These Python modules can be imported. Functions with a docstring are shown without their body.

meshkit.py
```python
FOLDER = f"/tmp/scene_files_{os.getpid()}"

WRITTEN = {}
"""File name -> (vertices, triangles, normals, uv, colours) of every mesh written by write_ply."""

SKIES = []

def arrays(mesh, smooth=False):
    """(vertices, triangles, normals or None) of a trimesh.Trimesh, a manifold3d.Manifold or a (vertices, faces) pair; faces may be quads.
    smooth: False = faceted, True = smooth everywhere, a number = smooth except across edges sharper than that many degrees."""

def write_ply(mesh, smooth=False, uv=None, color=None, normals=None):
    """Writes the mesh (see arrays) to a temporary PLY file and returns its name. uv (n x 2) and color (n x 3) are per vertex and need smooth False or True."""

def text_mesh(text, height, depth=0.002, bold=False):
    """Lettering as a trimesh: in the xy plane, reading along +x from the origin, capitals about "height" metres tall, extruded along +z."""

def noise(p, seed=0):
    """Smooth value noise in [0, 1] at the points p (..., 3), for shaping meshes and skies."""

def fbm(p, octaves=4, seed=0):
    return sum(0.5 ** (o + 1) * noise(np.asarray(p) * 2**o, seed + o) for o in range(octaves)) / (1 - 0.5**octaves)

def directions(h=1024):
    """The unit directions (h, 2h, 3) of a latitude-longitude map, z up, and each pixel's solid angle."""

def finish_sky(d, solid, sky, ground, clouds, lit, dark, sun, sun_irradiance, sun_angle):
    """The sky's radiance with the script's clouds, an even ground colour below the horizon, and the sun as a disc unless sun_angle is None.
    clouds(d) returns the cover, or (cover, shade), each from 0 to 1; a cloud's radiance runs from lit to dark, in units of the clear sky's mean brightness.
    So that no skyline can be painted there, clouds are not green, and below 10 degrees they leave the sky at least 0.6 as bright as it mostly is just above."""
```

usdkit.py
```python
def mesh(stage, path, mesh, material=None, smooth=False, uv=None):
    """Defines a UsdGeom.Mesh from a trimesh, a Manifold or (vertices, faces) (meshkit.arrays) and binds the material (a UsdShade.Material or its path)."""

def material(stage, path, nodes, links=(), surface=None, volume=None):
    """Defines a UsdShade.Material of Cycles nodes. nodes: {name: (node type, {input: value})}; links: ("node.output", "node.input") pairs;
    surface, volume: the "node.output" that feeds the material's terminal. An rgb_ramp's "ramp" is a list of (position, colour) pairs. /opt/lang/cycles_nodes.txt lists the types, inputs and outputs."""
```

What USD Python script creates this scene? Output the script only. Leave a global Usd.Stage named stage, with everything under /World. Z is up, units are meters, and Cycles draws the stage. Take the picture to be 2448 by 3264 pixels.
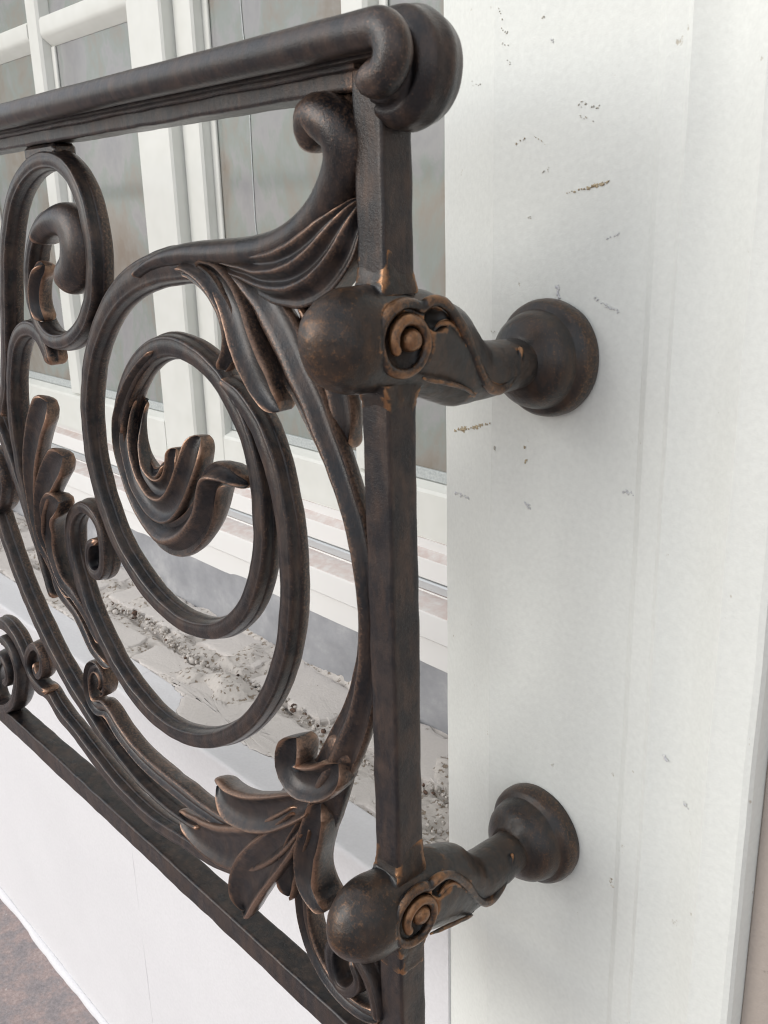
import math, random
import numpy as np
import trimesh, manifold3d as m3, usdkit, meshkit
from scipy.interpolate import CubicSpline
from scipy.spatial import cKDTree
from pxr import Usd, UsdGeom, UsdLux, UsdShade, Gf, Sdf, Vt

stage = Usd.Stage.CreateInMemory()
UsdGeom.SetStageUpAxis(stage, UsdGeom.Tokens.z)
UsdGeom.SetStageMetersPerUnit(stage, 1.0)
UsdGeom.Xform.Define(stage, '/World')
UsdGeom.Scope.Define(stage, '/World/Looks')
PI = math.pi
# The scene is measured in "rail units": the front face of the railing lies one unit from the lens.
S, Z0 = 0.34, 4.12                     # metres per unit; the ground is 4.12 units below the lens
WU = 0.8536                            # the window and its sill were measured in window units of 0.8536 rail units

# ------------------------------------------------------------------ camera, sky, sun
cam = UsdGeom.Camera.Define(stage, '/World/camera')
R = [[0.666506, 0.745073, -0.025221], [0.203792, -0.214636, -0.955197], [-0.717105, 0.631504, -0.294896]]
F = 3071.320
x, y, z = np.array(R[0]), -np.array(R[1]), -np.array(R[2])
cam.AddTransformOp().Set(Gf.Matrix4d(*x, 0, *y, 0, *z, 0, 0, 0, Z0 * S, 1))
cam.CreateHorizontalApertureAttr(24.48)
cam.CreateVerticalApertureAttr(32.64)
cam.CreateFocalLengthAttr(F / 100)
cam.CreateClippingRangeAttr(Gf.Vec2f(0.01, 500))
cam.CreateExposureAttr(1.32)
cam.CreateFStopAttr(22.0)
cam.CreateFocusDistanceAttr(0.90)

SUN = np.array([-0.36, -0.86, 0.40]); SUN /= np.linalg.norm(SUN)
elev, rot = math.asin(SUN[2]), math.atan2(SUN[0], SUN[1])
sky_m = usdkit.material(stage, '/World/Looks/overcast_sky', {
    'tc': ('texture_coordinate', {}),
    'sky': ('sky_texture', {'sky_type': 'single_scattering', 'sun_disc': False, 'sun_elevation': elev, 'sun_rotation': rot}),
    'n': ('noise_texture', {'scale': 2.2, 'detail': 6.0, 'roughness': 0.6}),
    'r': ('rgb_ramp', {'ramp': [(0.3, (3.2, 3.3, 3.5)), (0.7, (4.6, 4.6, 4.65))]}),
    'mx': ('mix_color', {'fac': 0.85, 'use_clamp': False}),
    'bg': ('background_shader', {'strength': 0.1})},
    [('tc.generated', 'n.vector'), ('n.fac', 'r.fac'), ('sky.color', 'mx.a'), ('r.color', 'mx.b'), ('mx.result', 'bg.color')], surface='bg.background')
dome = UsdLux.DomeLight.Define(stage, '/World/sky')
UsdShade.MaterialBindingAPI.Apply(dome.GetPrim()).Bind(sky_m)
dome.GetPrim().SetCustomDataByKey('kind', 'structure')
sun = UsdLux.DistantLight.Define(stage, '/World/sun')
sun.CreateIntensityAttr(0.20); sun.CreateAngleAttr(45.0); sun.CreateNormalizeAttr(True)
sun.CreateColorAttr(Gf.Vec3f(1.0, 0.97, 0.93))
q = Gf.Rotation(Gf.Vec3d(0, 0, -1), Gf.Vec3d(*(-SUN))).GetQuat()
sun.AddOrientOp().Set(Gf.Quatf(q))

# ------------------------------------------------------------------ helpers
used, LOC = {}, {}
def path_for(name, parent=None):
    base = (parent.GetPath().pathString if parent else '/World') + '/' + name
    k = used.get(base, 0); used[base] = k + 1
    return base if k == 0 else '%s_%03d' % (base, k)

def tag(p, label=None, cat=None, group=None, kind=None):
    for k, v in (('label', label), ('category', cat), ('group', group), ('kind', kind)):
        if v: p.SetCustomDataByKey(k, v)
    return p

def W(v):
    v = np.asarray(v, float)
    return np.stack([v[..., 0] * S, v[..., 1] * S, (v[..., 2] + Z0) * S], -1)

def thing(name, label, cat, at, group=None, kind=None):
    """An Xform at the thing's base (given in rail units); its parts are children."""
    pth = path_for(name); X = UsdGeom.Xform.Define(stage, pth); loc = W(at)
    X.AddTranslateOp().Set(Gf.Vec3d(*map(float, loc))); p = X.GetPrim(); LOC[pth] = loc
    return tag(p, label, cat, group, kind)

BRONZES = []
def wear(v, f, k0=52.0):
    """Local curvature of each vertex, from -1 (hollow) to 1 (sharp ridge): a rag rubs the patina off the ridges only."""
    import scipy.sparse as sp
    n = len(v); e = np.unique(np.sort(np.concatenate([f[:, [0, 1]], f[:, [1, 2]], f[:, [2, 0]]]), 1), axis=0); e = np.concatenate([e, e[:, ::-1]])
    l2 = ((v[e[:, 0]] - v[e[:, 1]]) ** 2).sum(1)
    A = sp.coo_matrix((np.ones(len(e)), (e[:, 0], e[:, 1])), shape=(n, n)).tocsr(); deg = np.maximum(np.asarray(A.sum(1)).ravel(), 1); A = sp.diags(1 / deg) @ A
    m2 = np.bincount(e[:, 0], l2, n) / deg
    N = np.array(trimesh.Trimesh(v, f, process=False).vertex_normals)
    k = 2 * ((v - A @ v) * N).sum(1) / np.maximum(m2, 1e-9)
    for _ in range(3): k = 0.5 * k + 0.5 * (A @ k)
    return np.clip(k / k0, -1, 1)

def obj(name, mesh, mat, parent=None, smooth=40, label=None, cat=None, group=None, kind=None, unit=1):
    """ONE mesh given in rail units, as a part of parent or at top level."""
    v, f = (np.asarray(mesh[0], float), np.asarray(mesh[1])) if isinstance(mesh, tuple) else (np.array(mesh.vertices), np.array(mesh.faces))
    loc = np.zeros(3)
    if parent is not None:
        pp = parent.GetPath().pathString
        loc = LOC[pp]
    pth = path_for(name, parent); LOC[pth] = loc
    if unit != 1: v = v * unit
    m = usdkit.mesh(stage, pth, trimesh.Trimesh(W(v) - loc, f, process=False), mat, smooth=smooth)
    if mat in BRONZES:
        w = wear(v, f, 170.0 if name.startswith(('volute', 'leaf_r', 'handrail')) else 75.0 if mat == M_BRACKET else 52.0); tree = cKDTree(W(v) - loc); _, idx = tree.query(np.array(m.GetPointsAttr().Get()))
        UsdGeom.PrimvarsAPI(m).CreatePrimvar('wear', Sdf.ValueTypeNames.FloatArray, 'vertex').Set(Vt.FloatArray.FromNumpy((0.5 + 0.5 * w[idx]).astype(np.float32)))
    return tag(m.GetPrim(), label, cat, group, kind)

def cat(*ms): return trimesh.util.concatenate([m if not isinstance(m, tuple) else trimesh.Trimesh(*m, process=False) for m in ms])

def from_manifold(M):
    m = M.to_mesh(); return trimesh.Trimesh(m.vert_properties[:, :3], m.tri_verts, process=False)

def box(x0, x1, y0, y1, z0, z1, r=0.012):
    """Box with chamfered edges."""
    p = []
    for sx in (0, 1):
        for sy in (0, 1):
            for sz in (0, 1):
                c = np.array([(x0, x1)[sx], (y0, y1)[sy], (z0, z1)[sz]]); d = np.array([1 - 2 * sx, 1 - 2 * sy, 1 - 2 * sz]) * r
                for k in range(3):
                    e = d.copy(); e[k] = 0; p.append(c + e)
    return trimesh.convex.convex_hull(np.array(p))

def prism(poly, a, b, axis, cuts=1):
    """Extrudes a closed 2D polygon along an axis; poly is in the two other axes, in order."""
    from shapely.geometry import Polygon
    m = trimesh.creation.extrude_polygon(Polygon(poly), b - a, engine='earcut')
    v = np.array(m.vertices); o = np.zeros_like(v); oth = [k for k in range(3) if k != axis]
    o[:, oth[0]], o[:, oth[1]], o[:, axis] = v[:, 0], v[:, 1], v[:, 2] + a
    t = trimesh.Trimesh(o, m.faces, process=False); t.fix_normals(); return t

def grid_mesh(P):
    n, m = P.shape[:2]; i, j = np.meshgrid(np.arange(n - 1), np.arange(m - 1), indexing='ij'); k = i * m + j
    f = np.concatenate([np.stack([k, k + m, k + m + 1], -1).reshape(-1, 3), np.stack([k, k + m + 1, k + 1], -1).reshape(-1, 3)])
    return trimesh.Trimesh(P.reshape(-1, 3), f, process=False)

def loft(rings, closed=True, caps=True):
    """rings: n x k x 3, joined in order; each ring a closed loop."""
    n, k = rings.shape[:2]; i, j = np.meshgrid(np.arange(n - 1), np.arange(k), indexing='ij')
    a, b = i * k + j, i * k + (j + 1) % k
    f = [np.stack([a, b, b + k], -1).reshape(-1, 3), np.stack([a, b + k, a + k], -1).reshape(-1, 3)]
    v = [rings.reshape(-1, 3)]
    if caps:
        v += [rings[0].mean(0)[None], rings[-1].mean(0)[None]]; c0, c1 = n * k, n * k + 1; jj = np.arange(k)
        f += [np.stack([np.full(k, c0), (jj + 1) % k, jj], -1), np.stack([np.full(k, c1), (n - 1) * k + jj, (n - 1) * k + (jj + 1) % k], -1)]
    t = trimesh.Trimesh(np.concatenate(v), np.concatenate(f), process=False); t.fix_normals(); return t

# ------------------------------------------------------------------ materials
def mat(name, nodes, links, surface='p.BSDF'):
    return usdkit.material(stage, '/World/Looks/' + name, nodes, links, surface=surface)

def bronze(name, mid, rub, cav, rough=0.40):
    m = mat(name, {
        'g': ('geometry', {}), 'at': ('attribute', {'attribute': 'wear'}),
        'n1': ('noise_texture', {'scale': 45.0, 'detail': 6.0, 'roughness': 0.65}),
        'mp': ('mapping', {'rotation': (0.4, 0.6, 0.3), 'scale': (1.0, 1.0, 0.3)}),
        'ns': ('noise_texture', {'scale': 110.0, 'detail': 5.0, 'roughness': 0.7}),
        'n2': ('noise_texture', {'scale': 520.0, 'detail': 4.0, 'roughness': 0.75}),
        'n3': ('noise_texture', {'scale': 1500.0, 'detail': 3.0}),
        'sp': ('map_range', {'from_min': 0.3, 'from_max': 0.7, 'to_min': -0.12, 'to_max': 0.12}),
        'add': ('math', {'math_type': 'add'}),
        'rubm': ('map_range', {'from_min': 0.61, 'from_max': 0.93, 'to_min': 0.0, 'to_max': 1.0, 'clamp': True}),
        'cavm': ('map_range', {'from_min': 0.47, 'from_max': 0.25, 'to_min': 0.0, 'to_max': 1.0, 'clamp': True}),
        'str': ('map_range', {'from_min': 0.46, 'from_max': 0.72, 'to_min': 0.0, 'to_max': 0.15, 'clamp': True}),
        'big': ('map_range', {'from_min': 0.45, 'from_max': 0.7, 'to_min': 0.0, 'to_max': 0.09, 'clamp': True}),
        's1': ('math', {'math_type': 'add'}), 's2': ('math', {'math_type': 'add', 'use_clamp': True}),
        'c': ('mix_color', {'a': mid, 'b': rub}), 'c2': ('mix_color', {'b': cav}),
        'rm': ('map_range', {'from_min': 0.3, 'from_max': 0.7, 'to_min': rough - 0.09, 'to_max': rough + 0.12, 'clamp': True}),
        'met': ('map_range', {'from_min': 0.0, 'from_max': 1.0, 'to_min': 0.3, 'to_max': 0.95, 'clamp': True}),
        'b1': ('bump', {'strength': 0.3, 'distance': 0.0010}),
        'b2': ('bump', {'strength': 0.35, 'distance': 0.0004}),
        'p': ('principled_bsdf', {'metallic': 0.3, 'specular_ior_level': 0.65, 'coat_weight': 0.16, 'coat_roughness': 0.22})},
        [('g.position', 'n1.vector'), ('g.position', 'mp.vector'), ('mp.vector', 'ns.vector'), ('g.position', 'n2.vector'), ('g.position', 'n3.vector'),
         ('n2.fac', 'sp.value'), ('sp.result', 'add.value1'), ('at.fac', 'add.value2'), ('add.value', 'rubm.value'), ('at.fac', 'cavm.value'), ('ns.fac', 'str.value'), ('n1.fac', 'big.value'),
         ('rubm.result', 's1.value1'), ('str.result', 's1.value2'), ('s1.value', 's2.value1'), ('big.result', 's2.value2'), ('s2.value', 'c.fac'), ('c.result', 'c2.a'), ('cavm.result', 'c2.fac'),
         ('c2.result', 'p.base_color'), ('s2.value', 'met.value'), ('met.result', 'p.metallic'), ('n1.fac', 'rm.value'), ('rm.result', 'p.roughness'),
         ('n2.fac', 'b1.height'), ('n3.fac', 'b2.height'), ('b1.normal', 'b2.normal'), ('b2.normal', 'p.normal')])
    BRONZES.append(m); return m
M_BRONZE = bronze('dark_bronze', (0.0068, 0.0066, 0.0080), (0.32, 0.198, 0.136), (0.003, 0.003, 0.0042), 0.31)
M_BRACKET = bronze('rubbed_bronze', (0.0095, 0.0080, 0.0072), (0.29, 0.155, 0.08), (0.004, 0.0035, 0.0035), 0.33)

def stone(name, base, dirt, pit_scale, pit_lo, bump=0.28, rough=0.75, blot=(0.4, 0.7), streak=None):
    return mat(name, {
        'g': ('geometry', {}),
        'big': ('noise_texture', {'scale': 5.0, 'detail': 5.0, 'roughness': 0.6}),
        'fine': ('noise_texture', {'scale': 260.0, 'detail': 5.0, 'roughness': 0.7}),
        'pits': ('noise_texture', {'scale': pit_scale, 'detail': 4.0, 'roughness': 0.6}),
        'pm': ('map_range', {'from_min': pit_lo, 'from_max': pit_lo + 0.05, 'to_min': 0.0, 'to_max': 1.0, 'clamp': True}),
        'bm': ('map_range', {'from_min': blot[0], 'from_max': blot[1], 'to_min': 0.0, 'to_max': 0.22, 'clamp': True}),
        'fm': ('map_range', {'from_min': 0.25, 'from_max': 0.75, 'to_min': 0.93, 'to_max': 1.04, 'clamp': True}),
        'c1': ('mix_color', {'a': base, 'b': tuple(0.82 * c for c in base)}),
        'c2': ('mix_color', {'b': dirt}),
        'c3': ('mix_color', {'blend_type': 'multiply', 'fac': 1.0}),
        'hsub': ('math', {'math_type': 'subtract'}),
        'b': ('bump', {'strength': bump, 'distance': 0.001}),
        'p': ('principled_bsdf', {'roughness': rough, 'specular_ior_level': 0.3})},
        [('g.position', 'big.vector'), ('g.position', 'fine.vector'), ('g.position', 'pits.vector'), ('big.fac', 'bm.value'), ('bm.result', 'c1.fac'), ('pits.fac', 'pm.value'),
         ('c1.result', 'c2.a'), ('pm.result', 'c2.fac'), ('fine.fac', 'fm.value'), ('c2.result', 'c3.a'), ('fm.result', 'c3.b'), ('c3.result', 'p.base_color'),
         ('fine.fac', 'hsub.value1'), ('pm.result', 'hsub.value2'), ('hsub.value', 'b.height'), ('b.normal', 'p.normal')])
M_PILLAR = stone('pale_limestone', (0.735, 0.755, 0.72), (0.50, 0.47, 0.40), 75.0, 0.70)
M_SLAB = stone('white_sill_stone', (0.69, 0.687, 0.70), (0.66, 0.64, 0.64), 60.0, 0.72, 0.25, 0.7)
M_PLATE = stone('cement_smeared_stone', (0.60, 0.565, 0.535), (0.38, 0.33, 0.275), 70.0, 0.67, 0.9, 0.9)
M_MORTAR = stone('crumbly_mortar', (0.55, 0.515, 0.48), (0.28, 0.23, 0.18), 130.0, 0.57, 1.0, 0.95)
M_RENDER = stone('beige_render', (0.37, 0.325, 0.29), (0.31, 0.27, 0.24), 90.0, 0.66, 0.5, 0.9)
M_STAIN_B = stone('brown_stain', (0.50, 0.42, 0.29), (0.36, 0.265, 0.15), 420.0, 0.56, 0.8, 0.9)
M_STAIN_P = stone('pitted_spot', (0.62, 0.60, 0.53), (0.52, 0.47, 0.38), 420.0, 0.56, 0.8, 0.9)
M_STAIN_G = stone('grey_scuff', (0.58, 0.59, 0.61), (0.70, 0.71, 0.69), 600.0, 0.5, 0.5, 0.8)
M_DARK = stone('dark_crumb', (0.16, 0.10, 0.075), (0.08, 0.06, 0.05), 300.0, 0.5, 0.5, 0.9)
M_PAINT = mat('cream_window_paint', {
    'g': ('geometry', {}), 'n': ('noise_texture', {'scale': 30.0, 'detail': 4.0}), 'f': ('noise_texture', {'scale': 500.0, 'detail': 3.0}),
    'r': ('rgb_ramp', {'ramp': [(0.3, (0.64, 0.65, 0.61)), (0.7, (0.68, 0.69, 0.655))]}),
    'b': ('bump', {'strength': 0.12, 'distance': 0.0005}), 'p': ('principled_bsdf', {'roughness': 0.38})},
    [('g.position', 'n.vector'), ('g.position', 'f.vector'), ('n.fac', 'r.fac'), ('r.color', 'p.base_color'), ('f.fac', 'b.height'), ('b.normal', 'p.normal')])
# the sill profile of the window carries pinkish plaster dust on its upward faces only
M_SILLPAINT = mat('dusty_window_paint', {
    'g': ('geometry', {}), 'n': ('noise_texture', {'scale': 55.0, 'detail': 5.0, 'roughness': 0.65}), 's': ('separate_xyz', {}),
    'up': ('map_range', {'from_min': 0.25, 'from_max': 0.8, 'to_min': 0.0, 'to_max': 1.0, 'clamp': True}),
    'nm': ('map_range', {'from_min': 0.35, 'from_max': 0.6, 'to_min': 0.25, 'to_max': 0.95, 'clamp': True}),
    'm': ('math', {'math_type': 'multiply'}), 'c': ('mix_color', {'a': (0.71, 0.705, 0.69), 'b': (0.58, 0.49, 0.46)}),
    'p': ('principled_bsdf', {'roughness': 0.5})},
    [('g.position', 'n.vector'), ('g.normal', 's.vector'), ('s.z', 'up.value'), ('n.fac', 'nm.value'), ('up.result', 'm.value1'), ('nm.result', 'm.value2'),
     ('m.value', 'c.fac'), ('c.result', 'p.base_color')])
M_ALU = mat('grey_aluminium', {'p': ('principled_bsdf', {'base_color': (0.55, 0.57, 0.58), 'metallic': 0.6, 'roughness': 0.4})}, [])
M_GASKET = mat('grey_putty', {'g': ('geometry', {}), 'n': ('noise_texture', {'scale': 300.0, 'detail': 3.0}),
    'r': ('rgb_ramp', {'ramp': [(0.3, (0.34, 0.37, 0.37)), (0.7, (0.48, 0.51, 0.50))]}), 'p': ('principled_bsdf', {'roughness': 0.6})},
    [('g.position', 'n.vector'), ('n.fac', 'r.fac'), ('r.color', 'p.base_color')])
M_MEMBRANE = mat('grey_membrane', {
    'g': ('geometry', {}), 'mp': ('mapping', {'scale': (0.5, 1.0, 0.6)}), 'n': ('noise_texture', {'scale': 28.0, 'detail': 6.0, 'roughness': 0.65}), 'f': ('noise_texture', {'scale': 600.0, 'detail': 3.0}),
    'r': ('rgb_ramp', {'ramp': [(0.3, (0.215, 0.22, 0.235)), (0.55, (0.295, 0.30, 0.315)), (0.75, (0.42, 0.42, 0.425))]}),
    'b': ('bump', {'strength': 0.4, 'distance': 0.0006}), 'p': ('principled_bsdf', {'roughness': 0.6})},
    [('g.position', 'mp.vector'), ('mp.vector', 'n.vector'), ('g.position', 'f.vector'), ('n.fac', 'r.fac'), ('r.color', 'p.base_color'), ('f.fac', 'b.height'), ('b.normal', 'p.normal')])
M_PANE = mat('dusty_glass', {
    'g': ('geometry', {}), 'mp': ('mapping', {'scale': (1.0, 1.0, 0.65)}),
    'n': ('noise_texture', {'scale': 9.0, 'detail': 7.0, 'roughness': 0.62, 'distortion': 0.3}),
    'd': ('noise_texture', {'scale': 700.0, 'detail': 3.0, 'roughness': 0.8}),
    'r': ('rgb_ramp', {'ramp': [(0.32, (0.29, 0.29, 0.30)), (0.43, (0.335, 0.335, 0.335)), (0.49, (0.285, 0.315, 0.292)), (0.56, (0.30, 0.285, 0.255)), (0.68, (0.255, 0.215, 0.175))]}),
    'dm': ('map_range', {'from_min': 0.62, 'from_max': 0.75, 'to_min': 0.0, 'to_max': 0.5, 'clamp': True}),
    'c': ('mix_color', {'b': (0.6, 0.6, 0.58)}),
    'df': ('diffuse_bsdf', {}), 'tr': ('transparent_bsdf', {'color': (0.9, 0.95, 0.92)}), 'm1': ('mix_closure', {'fac': 0.14}),
    'gl': ('glossy_bsdf', {'color': (1, 1, 1), 'roughness': 0.12}), 'fr': ('fresnel', {'IOR': 1.4}), 'm2': ('mix_closure', {})},
    [('g.position', 'mp.vector'), ('mp.vector', 'n.vector'), ('g.position', 'd.vector'), ('n.fac', 'r.fac'), ('d.fac', 'dm.value'), ('r.color', 'c.a'), ('dm.result', 'c.fac'), ('c.result', 'df.color'),
     ('df.BSDF', 'm1.closure1'), ('tr.BSDF', 'm1.closure2'), ('m1.closure', 'm2.closure1'), ('gl.BSDF', 'm2.closure2'), ('fr.fac', 'm2.fac')], surface='m2.closure')
M_GROUND = mat('reddish_paving', {
    'g': ('geometry', {}), 'n': ('noise_texture', {'scale': 22.0, 'detail': 6.0, 'roughness': 0.7}), 'v': ('noise_texture', {'scale': 140.0, 'detail': 4.0, 'roughness': 0.7}), 'w': ('noise_texture', {'scale': 75.0, 'detail': 2.0}),
    'r': ('rgb_ramp', {'ramp': [(0.30, (0.24, 0.22, 0.225)), (0.46, (0.30, 0.265, 0.262)), (0.58, (0.375, 0.295, 0.275)), (0.72, (0.45, 0.38, 0.36))]}),
    'wm': ('map_range', {'from_min': 0.70, 'from_max': 0.76, 'to_min': 0.0, 'to_max': 0.7, 'clamp': True}),
    'c': ('mix_color', {'b': (0.55, 0.52, 0.50)}), 'vm': ('map_range', {'from_min': 0.3, 'from_max': 0.7, 'to_min': 0.75, 'to_max': 1.15, 'clamp': True}), 'c2': ('mix_color', {'blend_type': 'multiply', 'fac': 1.0}),
    'b': ('bump', {'strength': 0.6, 'distance': 0.003}), 'p': ('principled_bsdf', {'roughness': 0.8})},
    [('g.position', 'n.vector'), ('g.position', 'v.vector'), ('g.position', 'w.vector'), ('n.fac', 'r.fac'), ('w.fac', 'wm.value'), ('r.color', 'c.a'), ('wm.result', 'c.fac'), ('v.fac', 'vm.value'),
     ('c.result', 'c2.a'), ('vm.result', 'c2.b'), ('c2.result', 'p.base_color'), ('v.fac', 'b.height'), ('b.normal', 'p.normal')])
M_ROOM = mat('room_plaster', {'p': ('principled_bsdf', {'base_color': (0.42, 0.36, 0.31), 'roughness': 0.9})}, [])

# ------------------------------------------------------------------ ground and house
e = 60.0 / S
obj('ground', (np.array([[-e, -e, -Z0], [e, -e, -Z0], [e, e, -Z0], [-e, e, -Z0]]), np.array([[0, 1, 2], [0, 2, 3]])), M_GROUND, smooth=False, kind='structure')

wall = thing('house_wall', 'beige rendered house wall around the stone window surround', 'wall', (-4.2, 2.0, -Z0))
obj('wall_panel', box(-0.716, 6.0, 1.545, 3.2, -4.115, 9.0), M_RENDER, wall)
obj('wall_panel', box(-16.0, -7.61, 1.64, 3.2, -4.115, 9.0), M_RENDER, wall)
obj('wall_panel', box(-7.608, -0.718, 1.64, 3.2, 3.38, 9.0), M_RENDER, wall)
obj('wall_panel', box(-7.608, -0.718, 1.68, 3.2, -4.11, -1.98), M_RENDER, wall)
obj('room_wall', box(-9.0, 0.0, 4.6, 4.8, -4.0, 5.0), M_ROOM, wall)
obj('room_ceiling', box(-9.0, 0.0, 3.22, 4.58, 4.0, 4.2), M_ROOM, wall)
obj('room_floor', box(-9.0, 0.0, 3.22, 4.58, -2.3, -2.0), M_ROOM, wall)

# carved stone surround: plan profile (x, y), extruded upwards with slightly worn edges
def surround(profile, z0, z1, seed, mirror=None):
    prof = np.array(profile, float)
    if mirror is not None: prof = np.stack([2 * mirror - prof[:, 0], prof[:, 1]], 1)
    nz = 140; zs = np.linspace(z0, z1, nz); rings = np.zeros((nz, len(prof), 3))
    rings[:, :, 0], rings[:, :, 1], rings[:, :, 2] = prof[None, :, 0], prof[None, :, 1], zs[:, None]
    w = meshkit.fbm(np.stack([rings[..., 0] * 9, rings[..., 1] * 9, rings[..., 2] * 5], -1), 3, seed) - 0.5
    rings[..., 0] += 0.005 * w; rings[..., 1] += 0.0008 * np.roll(w, 3, 0)
    return loft(rings)
ch = lambda X, Y, r=0.004: [(X - r, Y), (X, Y + r)]
cove = [(-0.915 + 0.125 * t, 1.476 + 0.020 * math.sin(PI * t) + 0.0 * t) for t in np.linspace(0, 1, 9)]
PILLAR = [(-1.55, 2.36), (-1.566, 1.592), (-1.565, 1.582), (-1.561, 1.576), (-1.346, 1.4922), (-1.3425, 1.4900), (-1.2, 1.49), (-1.0, 1.49), (-0.982, 1.489), (-0.966, 1.481), (-0.958, 1.480), (-0.926, 1.480)] + cove + \
    [(-0.784, 1.474), (-0.772, 1.479), (-0.722, 1.490), (-0.712, 1.496), (-0.708, 1.506), (-0.708, 1.66), (-0.78, 1.70), (-0.79, 2.36)]
pil = thing('stone_pillar', 'pale limestone window surround with moulded edge, carrying both bracket flanges', 'pillar', (-1.15, 1.7, -Z0))
obj('shaft', surround(PILLAR, -4.118, 3.378, 5), M_PILLAR, pil, smooth=13)
pil2 = thing('stone_pillar', 'pale limestone window surround at the far left end of the window', 'pillar', (-7.25, 1.7, -Z0))
obj('shaft', surround(PILLAR, -4.118, 3.378, 9, mirror=-4.2), M_PILLAR, pil2, smooth=13)

rng = np.random.default_rng(4)
def face_y(X): return 1.4886 if X > -1.344 else 1.4912 + (-1.347 - X) * 0.0835 / 0.214
def flake(x, y, z, L, h, ang, seed, t=0.0006, rough=0.7):
    """Irregular thin patch lying on the front face of the surround."""
    r = np.random.default_rng(seed); n = 34; a = np.linspace(0, 2 * PI, n, endpoint=False)
    k = 1 + rough * (r.random(n) - 0.5) * 2; k = 0.6 * k + 0.2 * np.roll(k, 1) + 0.2 * np.roll(k, -1)
    px, pz = L / 2 * np.cos(a) * k, h / 2 * np.sin(a) * k + 0.12 * h * np.sin(px0 := np.cos(a) * 4 + seed); c, s = math.cos(ang), math.sin(ang)
    X, Zz = x + px * c - pz * s, z + px * s + pz * c
    fy = np.array([face_y(q) for q in X]); xi, zi = x + (X - x) * 0.75, z + (Zz - z) * 0.75
    v = np.concatenate([np.stack([X, fy + 0.0006, Zz], 1), np.stack([xi, np.array([face_y(q) for q in xi]) - t * 0.5, zi], 1), [[x, face_y(x) - t, z]]])
    f = []
    for i in range(n):
        j = (i + 1) % n; f += [[i, j, n + j], [i, n + j, n + i], [n + i, n + j, 2 * n]]
    m = trimesh.Trimesh(v, np.array(f), process=False)
    if m.face_normals[:, 1].mean() > 0: m = trimesh.Trimesh(v, np.array(f)[:, ::-1], process=False)
    return m
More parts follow.
